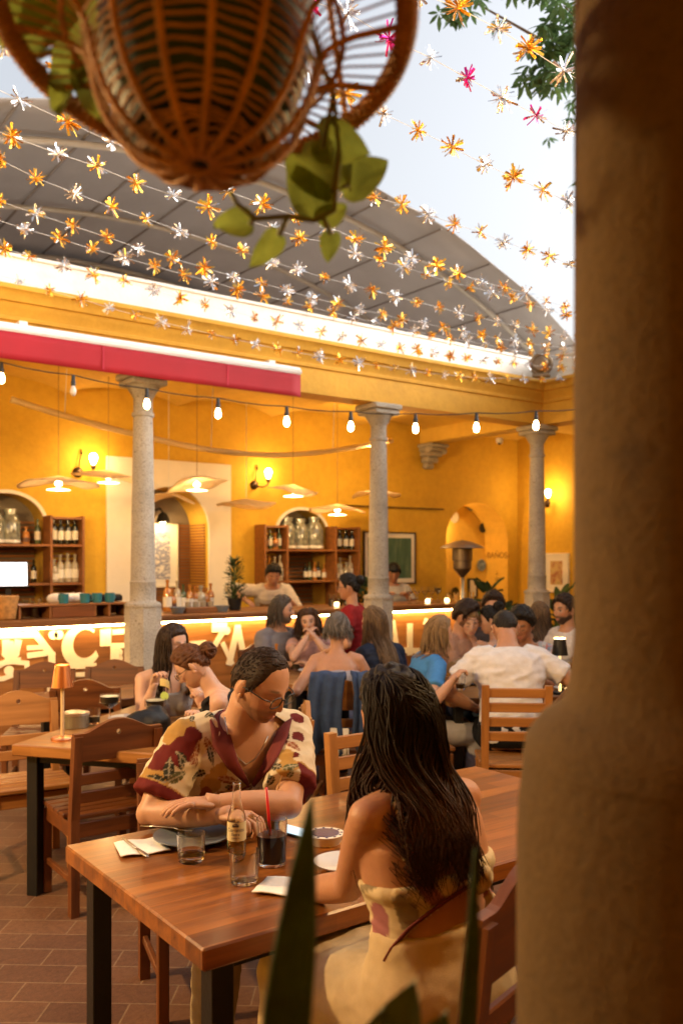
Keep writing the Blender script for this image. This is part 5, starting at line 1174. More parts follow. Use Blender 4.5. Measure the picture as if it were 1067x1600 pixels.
def face_color(p, y, skin, P):
    c = skin; ax = abs(p.x); z = p.z; fs = P.get('fs', 1.0)
    if y > 0:
        lip = P.get('lip', (.42, .13, .10)); u = g2((p.x/.021)**4, ((z+.0615)/.0105)**4); c = mixv(c, lip, .75*u)
        c = mixv(c, (skin[0]*.95, skin[1]*.70, skin[2]*.66), .5*g2(((ax-.045)/.02)**2, ((z+.022)/.02)**2))
        br = P.get('brow', (.05, .03, .02)); u = g2(((ax-.031)/.017)**4, ((z-.0275-.004*math.sin((ax-.01)*60))/(.0042*fs))**4); c = mixv(c, br, .85*u)
        if P.get('eyes', 'open') == 'open':
            u = g2(((ax-.031)/.0125)**4, ((z-.005)/.0062)**4); c = mixv(c, (.62, .58, .54), .9*u); u = g2(((ax-.031)/(.0055*fs))**4, ((z-.005)/.0066)**4); c = mixv(c, (.02, .012, .008), u)
            c = mixv(c, (.03, .018, .012), .8*g2(((ax-.031)/.014)**4, ((z-.0115)/(.0022*fs))**4))
        else: c = mixv(c, (.05, .03, .02), .85*g2(((ax-.031)/.0145)**4, ((z+.0035+14*(ax-.031)**2)/(.0024*fs))**4))
        bd = P.get('beard')
        if bd:
            m = sstep(-.028, -.05, z+.25*max(0, ax-.03))*(1-.85*g2((p.x/.019)**4, ((z+.062)/.010)**4)); m = max(m, .9*g2((p.x/.026)**4, ((z+.0465)/.006)**4)); c = mixv(c, bd[0], m*bd[1]*sstep(.0, .35, y))
    if P.get('beard') and y <= .35 and z < .0 and y > -.2: c = mixv(c, P['beard'][0], P['beard'][1]*sstep(-.01, -.05, z)*.9)
    return c

TORSO = {'m': [(-.07, .10, .08), (-.02, .158, .118), (.06, .166, .122), (.16, .155, .115), (.26, .158, .118), (.35, .172, .124), (.42, .172, .118), (.47, .15, .10), (.505, .105, .078), (.53, .066, .064), (.55, .056, .058), (.60, .053, .057)],
         'f': [(-.07, .11, .08), (-.02, .170, .122), (.05, .168, .122), (.15, .138, .100), (.24, .133, .098), (.33, .148, .106), (.40, .150, .100), (.455, .128, .086), (.495, .085, .066), (.52, .053, .054), (.54, .046, .050), (.60, .044, .049)]}
class Body: pass
def person(label, px, d, a, k=1.0, sex='m', hip=.545, pitch=(6, 14), roll=0, head=(0, 10, 0), arms=None, skin=(.50, .27, .165), hair=None, face=None, top=None, bottom=None, glasses=None,
           vox=.010, standing=False, detail=0, group=None, fat=1.0, elbows=None, grip=.6, root=None, legs='sit', shoulders=1.0):
    B = Body(); B.k = k; B.sex = sex; B.loc = root or W(px, d); B.rz = YAW(a); B.hip = hip
    Ri = Matrix.Rotation(-B.rz, 3, 'Z'); B.local = lambda p: Ri @ (Vector(p)-B.loc)
    # spine
    N = 40; B.sp = []; p = Vector((0, 0, hip)); p -= Vector((0, 0, .07*k)); ds = .70*k/N
    for i in range(N+1):
        s = -.07+.70*i/N; u = sstep(.02, .42, s); an = R(lerp(pitch[0], pitch[1], u)); ro = R(roll)*u
        dr = Vector((math.sin(ro), math.sin(an)*math.cos(ro), math.cos(an)*math.cos(ro))); B.sp.append((s, p.copy(), dr)); p = p+dr*ds
    def at(s):
        f = max(0, min(N-1e-6, (s+.07)/.70*N)); i = int(f); u = f-i; return B.sp[i][1].lerp(B.sp[i+1][1], u), B.sp[i][2].lerp(B.sp[i+1][2], u).normalized()
    B.at = at; T_ = TORSO[sex]
    def dims(s):
        for (s0, w0, d0), (s1, w1, d1) in zip(T_, T_[1:]):
            if s <= s1: u = sstep(0, 1, max(0, (s-s0)/(s1-s0))); f = fat if s < .48 else 1; sh = shoulders if s > .3 else 1; return lerp(w0, w1, u)*k*f*sh, lerp(d0, d1, u)*k*f
        return T_[-1][1]*k, T_[-1][2]*k
    B.dims = dims
    def ring(s, inf=0, n=28):
        c, dr = at(s); x = Vector((1, 0, 0)); x = (x-dr*dr.dot(x)).normalized(); y = dr.cross(x); hw, hd = dims(s); hw += inf; hd += inf
        out = []
        for i in range(n):
            t = 2*PI*i/n; cx_, sy_ = math.cos(t), math.sin(t); e = .82
            out.append(c+x*hw*math.copysign(abs(cx_)**e, cx_)+y*hd*math.copysign(abs(sy_)**e, sy_)*(1 if sy_ > 0 else .92))
        return out
    def torso(b, s0, s1, inf=0, n=16):
        b.rings([ring(lerp(s0, s1, i/n), inf) for i in range(n+1)])
        if sex == 'f' and s0 < .33 < s1:
            c, dr = at(.325); hw, hd = dims(.33)
            for sx in (-1, 1): b.ell(c+Vector((sx*.068*k, hd*.62, -.012)), (.060*k+inf, .056*k+inf, .062*k+inf))
    B.ring, B.torso = ring, torso
    # arms
    cS, dS = at(.462); hw, _ = dims(.42); B.sh, B.el, B.wr = {}, {}, {}
    L1, L2 = .285*k, .25*k
    for sd, sx in (('L', -1), ('R', 1)):
        S = cS+Vector((sx*(.168 if sex == 'm' else .148)*k*shoulders, 0, 0)); tg = (arms or {}).get(sd, (sx*.13, .36, .83))
        Tt = B.local(WZ(*tg[1:])) if tg[0] == 's' else Vector(tg)
        ee = (elbows or {}).get(sd)
        if ee is not None and ee[0] == 's': E = B.local(WZ(*ee[1:]))
        else:
            pole = Vector(ee) if ee else Vector((sx*.55, -.35, -.8))
            v = Tt-S; D = v.length
            if D > (L1+L2)*.985: Tt = S+v*((L1+L2)*.985/D); v = Tt-S; D = v.length
            if D < abs(L1-L2)+.06: Tt = S+v.normalized()*(abs(L1-L2)+.06); v = Tt-S; D = v.length
            ca = (L1*L1+D*D-L2*L2)/(2*L1*D); vn = v.normalized(); pl = (pole-vn*pole.dot(vn)).normalized(); E = S+vn*L1*ca+pl*L1*math.sqrt(max(0, 1-ca*ca))
        B.sh[sd], B.el[sd], B.wr[sd] = S, E, Tt
    fm = 1.0 if sex == 'm' else .86
    def arm(b, sd, inf=0, t0=0, t1=2, wide=0):
        S, E, Wr = B.sh[sd], B.el[sd], B.wr[sd]; sx = -1 if sd == 'L' else 1; inn = cS.lerp(S, .5)+Vector((0, 0, .022*k)); up = []
        rad = lambda t: (lerp(.056, .043, t) if t <= 1 else lerp(.043, .027, (t-1))+.007*math.sin((t-1)*PI)*1)*k*fm*(fat**.5)+inf+wide*max(0, min(1, t))
        ts = [t0+(t1-t0)*i/12 for i in range(13)]; pt = lambda t: S.lerp(E, t) if t <= 1 else E.lerp(Wr, t-1)
        P_ = [pt(t) for t in ts]; r_ = [rad(t) for t in ts]
        if t0 <= 0: P_ = [inn]+P_; r_ = [.056*k*fm+inf]+r_
        b.tube(P_, r_, 16); 
        if t0 <= 0: b.ell(S, (.056*k*fm+inf,)*3)
        if t1 > 1.02: b.ell(E, (.042*k*fm*(fat**.5)+inf,)*3)
    B.arm = arm
    # legs
    B.kn, B.an = {}, {}
    hipc, _ = at(0)
    def leg(b, sd, inf=0, t1=2.0):
        sx = -1 if sd == 'L' else 1; Hh = hipc+Vector((sx*.088*k, 0, -.01))
        if standing: K_, A_ = Hh+Vector((sx*.01, .03, -.42*k)), Vector((Hh.x+sx*.02, Hh.y-.02, .085))
        else: K_ = Hh+Vector((sx*.05, .41*k, -.02)); K_.z = max(K_.z, .5); A_ = Vector((K_.x+sx*.02, K_.y-.05, .085))
        B.kn[sd], B.an[sd] = K_, A_
        pt = lambda t: Hh.lerp(K_, t) if t <= 1 else K_.lerp(A_, t-1)
        rad = lambda t: (lerp(.088, .058, t) if t <= 1 else lerp(.056, .038, t-1)+.010*math.sin((t-1)*PI*.8))*k*(fat**.5)+inf
        ts = [t1*i/14 for i in range(15)]; b.tube([pt(t) for t in ts], [rad(t) for t in ts], 16); b.ell(K_ if t1 > 1 else pt(t1*.98), (rad(min(1, t1)),)*3)
        if t1 >= 2 and inf == 0: b.tube([A_+Vector((0, -.05, -.03)), A_+Vector((0, .06, -.035)), A_+Vector((0, .17, -.055))], [(.04, .035), (.04, .03), (.03, .018)], 10, ref=(1, 0, 0))
    B.leg = leg
    b = MB(); b.color(skin); torso(b, -.07, .62, 0, 26)
    for sd in 'LR':
        arm(b, sd)
        if legs != 'none': leg(b, sd)
    # neck into skull
    nt_, nd = at(.595); hy, hp, hr = head; Mh = (Matrix.Rotation(-R(hy), 3, 'Z') @ Matrix.Rotation(-R(hp), 3, 'X') @ Matrix.Rotation(R(hr), 3, 'Y'))
    hs = k*(1.0 if sex == 'm' else .95); hc = nt_+nd*.012*k+Mh @ Vector((0, .018, .078))*hs; B.Mh, B.hc, B.hs = Mh, hc, hs
    b.tube([nt_-nd*.08*k, nt_, hc+Mh @ Vector((0, -.02, -.02))*hs], [(.06 if sex == 'm' else .05)*k, (.056 if sex == 'm' else .047)*k, .05*k], 16)
    body = remesh(b, vox, 14 if detail else 8)
    # head with features, hands with fingers joined to the same mesh
    bm = bmesh.new(); bm.from_mesh(body); bpy.data.meshes.remove(body)
    cl = bm.verts.layers.float_color.get('Col') or bm.verts.layers.float_color.new('Col')
    for v in bm.verts: v[cl] = (*skin, 1)
    F = dict(face or {}); F.setdefault('fs', 1.0 if detail else 1.6); nu, nv = (128, 100) if detail else (80, 64); D = head_dirs(nu, nv); rows = []
    for r_ in D:
        row = []
        for (x, y, z, ph) in r_:
            p = head_point(x, y, z, F); v = bm.verts.new(hc+Mh @ (p*hs)); v[cl] = (*face_color(p, y, skin, F), 1); row.append(v)
        rows.append(row)
    for A_, B2 in zip(rows, rows[1:]):
        for i in range(nu): bm.faces.new([A_[i], A_[(i+1) % nu], B2[(i+1) % nu], B2[i]])
    bm.faces.new(rows[0]); bm.faces.new(list(reversed(rows[-1])))
    h = MB(); h.color(skin)
    for sx in (-1, 1):
        h.ell(hc+Mh @ Vector((sx*.0775, -.008, -.002))*hs, (.0075*hs, .0165*hs, .029*hs), Mh @ Matrix.Rotation(R(-10), 3, 'X') @ Matrix.Rotation(R(20*sx), 3, 'Z'), 14, 10)
        h.ell(hc+Mh @ Vector((sx*.0765, -.004, -.028))*hs, (.007*hs, .009*hs, .012*hs), Mh, 8, 6)
    def hand(sd):
        sx = -1 if sd == 'L' else 1; Wr, E = B.wr[sd], B.el[sd]; fd = (Wr-E).normalized(); gr = grip if not isinstance(grip, dict) else grip.get(sd, .5)
        side = fd.cross(Vector((0, 0, 1))); side = side.normalized() if side.length > .2 else Vector((1, 0, 0))
        nrm = side.cross(fd).normalized(); kk = k*(1.0 if sex == 'm' else .9); th = side*(-sx)   # palm faces -nrm, thumb on the inner side
        pal = Wr+fd*.045*kk; h.ell(pal, (.040*kk, .052*kk, .016*kk), Matrix((side, fd, nrm)).transposed(), 14, 10)
        h.tube([Wr-fd*.03, Wr, Wr+fd*.03*kk], [.027*k*fm, .026*k*fm, .030*kk], 12)
        for i, L in enumerate((.076, .085, .079, .062)):
            o = pal+fd*.036*kk+th*(.027-.018*i)*kk; q = [o]; an = .15; 
            for j, f in enumerate((.46, .31, .23)):
                an += gr*(.9+.1*i) if j else gr*.55; q.append(q[-1]+(fd*math.cos(an)-nrm*math.sin(an)+th*(.10-.07*i))*L*f*kk)
            h.tube([q[0]-fd*.015]+q, [.0095*kk, .0095*kk, .0085*kk, .0078*kk, .0055*kk], 8)
        o = pal-fd*.02*kk+th*.030*kk; t1 = o+(th*.75+fd*.7-nrm*.25).normalized()*.042*kk; t2 = t1+(fd*.9+th*.15-nrm*(.35+gr*.4)).normalized()*.032*kk
        h.tube([o, t1, t2], [.014*kk, .0105*kk, .007*kk], 8)
    for sd in 'LR': hand(sd)
    h2 = h.mesh('h'); bm2 = bmesh.new(); bm2.from_mesh(h2); bpy.data.meshes.remove(h2)
    me2 = bpy.data.meshes.new('x'); bm2.to_mesh(me2); bm2.free(); bm.from_mesh(me2); bpy.data.meshes.remove(me2)
    bmesh.ops.recalc_face_normals(bm, faces=bm.faces)
    me = bpy.data.meshes.new('person'); bm.to_mesh(me); bm.free()
    o = link('person', me, mSkin, None, True); o.location = B.loc; o.rotation_euler = (0, 0, B.rz); tag(o, label, 'person', group); B.o = o
    if hair: make_hair(B, hair, F, detail)
    if glasses: make_glasses(B, glasses)
    if bottom: make_bottom(B, bottom, vox, standing)
    if top: make_top(B, top, vox)
    return B

def make_glasses(B, col):
    b = MB(); M_, c, s = B.Mh, B.hc, B.hs; w = lambda x, y, z: c+M_ @ Vector((x, y, z))*s
    for sx in (-1, 1):
        q = []
        for i in range(17):
            a = 2*PI*i/16; e = .7; q.append(w(sx*.034+.0255*math.copysign(abs(math.cos(a))**e, math.cos(a)), .1005-.10*(abs(sx*.034+.0255*math.cos(a)))**1.6, .004+.0185*math.copysign(abs(math.sin(a))**e, math.sin(a))))
        b.tube(q, .0021*s, 6, False); b.tube([w(sx*.059, .093, .010), w(sx*.074, .075, .010), w(sx*.082, .0, .006), w(sx*.080, -.02, -.012)], .0021*s, 6)
    b.tube([w(-.009, .1, .008), w(0, .103, .011), w(.009, .1, .008)], .0019*s, 6)
    b.build('eyeglasses', M('glasses_'+str(round(col[0], 2)), col, .3), B.o, smooth=True)

def make_hair(B, P, F, detail):
    kind = P['kind']; col = P['col']; rnd = random.Random(P.get('seed', 1)); M_, hc, s = B.Mh, B.hc, B.hs; th = P.get('thick', .012); b = MB()
    nu, nv = (128, 100) if detail else (80, 64); D = head_dirs(nu, nv); V = {}; msk = {}
    rough = P.get('rough', .010)
    for j, r_ in enumerate(D):
        for i, (x, y, z, ph) in enumerate(r_):
            p = head_point(x, y, z, F); m = p.z-hairline(abs(ph), P); msk[j, i] = m
            if m > -.012:
                n = Vector((x/.0765, y/.094, z/.117)).normalized(); nn = noise.noise(p*70+Vector((P.get('seed', 1),)*3))
                t = th*sstep(-.004, .022, m)*(1+P.get('topk', .4)*max(0, z))+rough*nn*sstep(0, .02, m)+(-.0015 if m < 0 else .001)
                c = sc(col, 1+.35*noise.noise(Vector((ph*14, z*3, 1.3))))
                b.color(c); V[j, i] = b.v(hc+M_ @ ((p+n*t)*s))
    for j in range(nv):
        for i in range(nu):
            q = [(j, i), (j, (i+1) % nu), (j+1, (i+1) % nu), (j+1, i)]
            if all(z_ in V for z_ in q) and max(msk[z_] for z_ in q) > 0: b.f([V[z_] for z_ in q])
    b.f([V[0, i] for i in range(nu)])
    w = lambda p: hc+M_ @ (Vector(p)*s)
    if kind == 'short':
        for i in range(P.get('tufts', 260)):
            z_ = rnd.uniform(-.3, 1); ph = rnd.uniform(-PI, PI); r0 = math.sqrt(max(0, 1-z_*z_)); x, y = r0*math.sin(ph), r0*math.cos(ph); p = head_point(x, y, z_, F)
            if p.z-hairline(abs(ph), P) < .006: continue
            n = Vector((x, y, z_)); t = Vector(P['dir'])+Vector((rnd.uniform(-.3, .3), rnd.uniform(-.3, .3), 0)) if 'dir' in P and z_ > .3 else Vector((rnd.uniform(-.4, .4)+P.get('sweep', .3), .35 if y > 0 else -.5, -.4)); t = (t-n*t.dot(n)).normalized(); L = P.get('len', .038)*rnd.uniform(.7, 1.2)
            b.color(sc(col, rnd.uniform(.6, 1.4))); a0 = p+n*th*.5; b.tube([w(a0), w(a0+t*L*.5+n*L*.22), w(a0+t*L+n*L*.12)], [P.get('tr', .006)*s, P.get('tr', .006)*.85*s, .0008*s], 4)
    if kind == 'bun':
        c = Vector(P.get('bun', (0, -.115, .045))); br = P.get('bunr', .042)
        for i in range(60):
            q = rnd.uniform(0, 6.28); ax = Vector((rnd.gauss(0, 1), rnd.gauss(0, 1), rnd.gauss(0, 1))).normalized(); x, y = frame(ax); rr = br*rnd.uniform(.75, 1.05); off = ax*br*rnd.uniform(-.5, .5)
            b.color(sc(col, rnd.uniform(.6, 1.4))); b.tube([w(c+off+(x*math.cos(q+t)+y*math.sin(q+t))*rr*math.sqrt(max(.1, 1-(off.length/br)**2))) for t in [i_*.5 for i_ in range(9)]], [.002, .006, .007, .007, .007, .007, .007, .006, .002], 5)
        for i in range(70):                                       # strands combed back to the knot
            ph = rnd.uniform(.5, PI)*rnd.choice((-1, 1)); z_ = hairline(abs(ph), P)/.117+rnd.uniform(.03, .5); z_ = min(.95, z_); r0 = math.sqrt(1-z_*z_); d0 = Vector((r0*math.sin(ph), r0*math.cos(ph), z_)); d1 = c.normalized(); q = []
            for t in range(7): dd = d0.lerp(d1, t/6).normalized(); pp = head_point(dd.x, dd.y, dd.z, F); q.append(w(pp*1.0+dd*(th+.004*rnd.random())))
            b.color(sc(col, rnd.uniform(.6, 1.4))); b.tube(q, [.001]+[.004*s]*5+[.002], 5)
    if kind in ('long', 'curly', 'bob'):
        n = int(P.get('n', 150)*P.get('nk', 1.7)); L0 = P.get('length', .3); wv = P.get('wave', .012); am = P.get('azmin', 1.15); r0_ = P.get('r', .0042); vol = P.get('vol', .10); seg = P.get('seg', 14)
        pt = P.get('part', 0)
        for i in range(n):
            sd = rnd.choice((-1, 1)); az = sd*lerp(am, PI+.15, rnd.random()**.9); t0 = rnd.uniform(.02, .75); t1 = rnd.uniform(1.25, 1.75); lay = 1.05+vol*rnd.random(); q = []; rot = rnd.uniform(0, 6.28) if not P.get('coh') else az*P['coh']+rnd.uniform(-.7, .7); fr = rnd.uniform(.8, 1.3)*P.get('freq', 1)
            az0 = lerp(sd*1.5, az, .35)
            for t in range(8):
                u = t/7; th_ = lerp(t0, t1, u); aa = lerp(az0, az, sstep(0, 1, u)); x, y, z_ = math.sin(th_)*math.sin(aa), math.sin(th_)*math.cos(aa), math.cos(th_)
                wob = wv*.5*u*math.sin(6*u*fr+rot); q.append(w(Vector((x*.079+pt*(1-u), y*.097, z_*.119))*lerp(1.03, lay, min(1, u*1.5))+Vector((wob*math.cos(aa), -wob*math.sin(aa), 0))))
            p = q[-1].copy(); L = L0*rnd.uniform(.75, 1.06); out = Vector((math.sin(az), math.cos(az), 0)); out = (M_ @ out); out.z = 0; lat = Vector((-out.y, out.x, 0)); base = p.copy(); spread = rnd.uniform(-.01, P.get('spread', .03))
            for t in range(1, seg+1):
                u = t/seg; amp = wv*(.4+.8*u)*(1-.55*u**4); an = rot+u*L*fr*34; z_ = base.z-L*u
                p = Vector((base.x, base.y, z_))+out*(spread*u+amp*math.cos(an)*.5)+lat*amp*math.sin(an)
                sk = (z_-B.hip)/max(.4, B.at(.4)[1].z)
                s_ = sk/B.k
                if s_ < .53:
                    c, dr = B.at(max(-.05, s_)); hw, hd = B.dims(max(-.05, min(.46, s_))); ext = .018+.03*rnd.random()*.5+P.get('lift', 0); hw += ext+(.03 if .38 < s_ < .5 else 0); hd += ext
                    x, y = p.x-c.x, p.y-c.y; e = (x/hw)**2+(y/hd)**2
                    if e < 1: f = 1/math.sqrt(max(e, .05)); y2 = math.copysign(hd*math.sqrt(max(0, 1-min(.98, (x/hw)**2))), y if abs(y) > .01 else -1); p = Vector((p.x, c.y+y2, p.z))
                q.append(p)
            for _ in range(P.get('relax', 3)): q = q[:7]+[(q[t-1]+q[t]*2+q[t+1])/4 for t in range(7, len(q)-1)]+q[-1:]
            m = len(q); rr = [r0_*s*(.5+.5*min(1, t/3))*(1-.8*max(0, (t/(m-1)-.55)/.45)**1.3) for t in range(m)]
            tip = P.get('tip'); f = rnd.uniform(.55, 1.45); cb = sc(col, f); 
            nb = b.bm.verts.__len__(); b.color(cb); b.tube(q, rr, 4)
            if tip:
                b.bm.verts.ensure_lookup_table()
                for vi in range(nb, len(b.bm.verts)): v_ = b.bm.verts[vi]; u = sstep(0, .22, hc.z-v_.co.z); v_[b.col] = (*mixv(cb, sc(tip, f), u), 1)
    b.build('hair', mHair, B.o, smooth=True)

def folds(me, amp, f=(9, 9, 22)):
    C = [(v.co.copy(), v.normal.copy()) for v in me.vertices]; out = []
    for co, n in C:
        n1 = noise.noise(Vector((co.x*f[0], co.y*f[1], co.z*f[2]))+Vector((3, 1, 7))); n2 = noise.noise(co*38)
        out += (co+n*(amp*(1-2*abs(n1))+amp*.3*n2))[:]
    me.vertices.foreach_set('co', out); me.update()
def make_bottom(B, P, vox, standing):
    b = MB(); B.torso(b, -.06, .10, .016, 6)
    for sd in 'LR': B.leg(b, sd, .016, P.get('t', 2.0)*.98)
    if P.get('skirt'):
        h0, _ = B.at(0); kz = (B.kn['L']+B.kn['R'])/2; b.tube([h0+Vector((0, .02, -.02)), h0.lerp(kz, .5), kz], [(.18*B.k, .10), (.17*B.k, .095), (.15*B.k, .09)], 18, ref=(1, 0, 0))
        b.tube([kz, kz+Vector((0, 0, -.2)), kz+Vector((0, -.03, -.40))], [(.15*B.k, .09), (.17*B.k, .10), (.19*B.k, .11)], 18, ref=(1, 0, 0))
    me = remesh(b, vox, 5); folds(me, .004); c = P['col']; paint(me, lambda p, n: c); link(P.get('name', 'trousers'), me, mCloth, B.o, True)
def make_top(B, P, vox):
    kind = P['kind']; inf = P.get('inf', .013); b = MB(); k = B.k
    s1 = P.get('s1') or {'tank': .40, 'halter': .36, 'tube': .38}.get(kind, .515); s0 = P.get('s0', -.03)
    B.torso(b, s0, s1, inf, 20)
    if kind in ('tee', 'long', 'open'):
        for sd in 'LR': B.arm(b, sd, inf, 0, {'tee': P.get('sl', .62), 'long': P.get('sl', 1.9), 'open': .62}[kind], P.get('wide', .012))
    if kind == 'tank':
        for sx in (-1, 1):
            pts = []
            for s, yy in ((.39, 1), (.44, .95), (.475, .55), (.485, 0), (.475, -.6), (.43, -.98), (.39, -1)):
                c, dr = B.at(s); hw, hd = B.dims(s); pts.append(c+Vector((sx*.085*k, yy*(hd+.008), 0)))
            b.tube(pts, [(.030, .012)]*7, 10, ref=(1, 0, 0))
    me = remesh(b, P.get('vox', vox), P.get('it', 5)); folds(me, P.get('fold', .005))
    B.top_me = me; c = P['col']; st = P.get('plaid')
    def fn(p, n):
        if st:
            a, q = math.sin(p.x*95), math.sin(p.z*95); u = (.5 if a > .3 else 0)+(.5 if q > .3 else 0); cc = mixv(c, st, u); return cc if not (abs(a) < .15 or abs(q) < .15) else (.45, .12, .10)
        return c
    paint(me, fn); B.top = link(P.get('name', 'shirt'), me, mCloth, B.o, True)
SK1, SK2, SK3, SK4 = (.52, .29, .19), (.46, .235, .14), (.36, .17, .095), (.58, .345, .245)
BLK, DBR, BRN, RED, GRY, BLD, DBL = (.012, .009, .007), (.028, .014, .008), (.055, .026, .012), (.11, .04, .014), (.16, .14, .125), (.26, .165, .08), (.17, .105, .055)
def S(px, py, d): return ('s', px, py, d)
JEANS, BLACKC, WHITEC = (.05, .075, .13), (.012, .012, .014), (.70, .68, .70)
# --- background guests, seated
person('long haired woman in a grey tank top raising a chip to her mouth', 256, 5.2, 152, .97, 'f', .52, (4, 12), 0, (-28, 12, 0), {'R': S(240, 1072, 4.95), 'L': S(300, 1072, 4.85)}, SK4, dict(kind='long', col=DBR, n=170, length=.30, wave=.014, azmin=1.0, seed=3, vol=.12), dict(eyes='down'), dict(kind='tank', col=(.30, .28, .27)), dict(col=BLACKC), elbows={'R': S(222, 1128, 5.0), 'L': S(325, 1108, 4.85)}, grip=1.0)
w4 = person('woman with reddish low bun, glasses and black sleeveless top bending over her plate', 400, 4.5, -98, .97, 'f', .54, (14, 31), 0, (6, 40, 0), {'L': S(318, 1106, 4.5), 'R': S(312, 1124, 4.3)}, SK4, dict(kind='bun', col=RED, seed=4, thick=.012, bun=(0, -.118, .012), bunr=.046), dict(eyes='down', brow=(.12, .05, .02)), dict(kind='tank', col=BLACKC, s1=.465), dict(col=BLACKC), (.05, .03, .02), grip=1.1)
b = MB(); P = [[Vector((x*.03, y*.025, .006*math.cos(x*2))) for x in (-1, -.5, 0, .5, 1)] for y in (-1, 0, 1)]; b.grid(P); o = solid(b.build('tortilla_chip', M('tortilla_chip', (.62, .40, .10), .8, var=.2)), .003); o.location = WZ(258, 1068, 4.88); o.rotation_euler = (.9, .4, 0); tag(o, 'pale tortilla chip in the raised hand of the long haired woman', 'chip')
b = MB(); wr = w4.wr['L']; dd = (wr-w4.el['L']).normalized(); b.tube([wr-dd*.035, wr-dd*.005], [.031, .030], 14); b.box(wr-dd*.02+Vector((0, 0, .03)), (.032, .034, .012), bev=.004); b.build('wrist_watch', mBlack, w4.o)
person('bearded man with long grey hair in a grey tee shirt looking to the right', 424, 7.55, 128, 1.02, 'm', .53, (4, 10), 0, (-32, 4, 0), {'R': (.14, .36, .80), 'L': (-.16, .34, .80)}, SK1, dict(kind='long', col=(.075, .06, .05), n=110, length=.15, wave=.012, azmin=1.45, seed=5, vol=.10), dict(beard=((.16, .14, .125), .9)), dict(kind='tee', col=(.19, .18, .20)), dict(col=JEANS))
person('curly haired woman in pink top holding her hands together before her chin', 482, 7.55, 172, .95, 'f', .50, (6, 14), 0, (8, 6, 8), {'R': (.03, .25, 1.03), 'L': (-.02, .26, 1.02)}, SK4, dict(kind='curly', col=(.06, .028, .015), n=190, length=.13, wave=.022, freq=2.2, azmin=.95, vol=.36, seed=6, r=.006, spread=.05), {}, dict(kind='tee', col=(.58, .34, .30), sl=.3), dict(col=(.3, .25, .25)), grip=.8, elbows={'R': (.6, .3, -.8), 'L': (-.6, .3, -.8)})
person('grey haired woman with a bare back, facing away, denim jacket behind her', 527, 5.9, -2, .97, 'f', .53, (8, 14), 0, (12, 10, 0), {'L': (-.26, .18, .80), 'R': (.2, .34, .80)}, SK2, dict(kind='curly', col=GRY, n=150, length=.07, wave=.014, freq=1.6, azmin=1.05, vol=.18, seed=7), {}, dict(kind='tube', col=(.30, .30, .38), s0=-.03), dict(col=(.30, .30, .38)))
person('waitress in a dark red tee shirt with her hair clipped up, standing by the bar', 556, 6.85, -72, .905, 'f', .825, (2, 4), 0, (-6, 8, 0), {'L': (-.14, .18, .95), 'R': (.20, .02, .86)}, SK2, dict(kind='bun', col=BLK, seed=8, bun=(0, -.112, .05), bunr=.04), {}, dict(kind='tee', col=(.26, .012, .012), sl=.5, wide=.016), dict(col=BLACKC), standing=True, glasses=(.05, .03, .02))
bp = onY(437, 950, 8.35)
bt2 = person('bartender in an apron and rolled shirt bending over the bar', 0, 0, 168, 1.0, 'm', .90, (18, 34), 0, (0, 30, 0), {'R': (.30, .36, 1.21), 'L': (-.16, .50, 1.21)}, SK2, dict(kind='short', col=BLK, seed=9, thick=.016), dict(eyes='down'), dict(kind='long', col=(.62, .54, .44), sl=1.35, wide=.02), dict(col=BLACKC), standing=True, root=Vector((bp.x, bp.y+.22, 0)), elbows={'R': (.9, -.3, .2)})
b = MB(); bt2.torso(b, -.05, .38, .022, 14); me = remesh(b, .014, 4); bm = bmesh.new(); bm.from_mesh(me)
bmesh.ops.delete(bm, geom=[f for f in bm.faces if f.calc_center_median().y < bt2.at(.2)[0].y+.035 or abs(f.calc_center_median().x) > .14], context='FACES'); bm.to_mesh(me); bm.free(); paint(me, lambda p, n: (.22, .11, .035)); link('apron', me, mCloth, bt2.o, True)
sp_ = onY(612, 930, 8.5)
person('bar worker with black cap partly hidden behind the middle column', 0, 0, 175, .97, 'm', .84, (4, 10), 0, (0, 26, 0), {'R': (.12, .3, 1.2), 'L': (-.15, .3, 1.2)}, SK3, dict(kind='short', col=(.008, .008, .009), seed=10, thick=.022, front=.05, rough=.001, tufts=0), dict(eyes='down'), dict(kind='tee', col=(.40, .38, .36)), dict(col=BLACKC), standing=True, root=Vector((sp_.x, sp_.y, 0)))
person('woman with long grey blonde hair in a navy sweater, seen from behind by the column', 606, 6.25, -35, 1.0, 'f', .53, (6, 14), 0, (-22, 10, 0), {'L': (-.15, .36, .80), 'R': (.14, .36, .80)}, SK1, dict(kind='long', col=DBL, n=190, length=.40, wave=.016, azmin=1.25, vol=.14, seed=11), {}, dict(kind='long', col=(.02, .028, .055)), dict(col=JEANS))
person('blonde woman in a bright blue tee shirt turned right lifting a small glass', 645, 5.85, 72, .98, 'f', .52, (8, 18), 0, (4, 10, 0), {'R': S(708, 1062, 5.45), 'L': S(708, 1072, 5.8)}, SK1, dict(kind='bob', col=BLD, n=150, length=.16, wave=.008, azmin=1.2, vol=.10, seed=12), {}, dict(kind='tee', col=(.06, .22, .52), sl=.6), dict(col=(.42, .40, .40)), elbows={'R': S(674, 1102, 5.4)}, grip=1.0)
tumbler(WZ(719, 1065, 5.42)-Vector((0, 0, .05)), .03, .08, (.5, mAmber), 'small glass of amber drink in the blue shirted womans hand', None, 'held_glass')
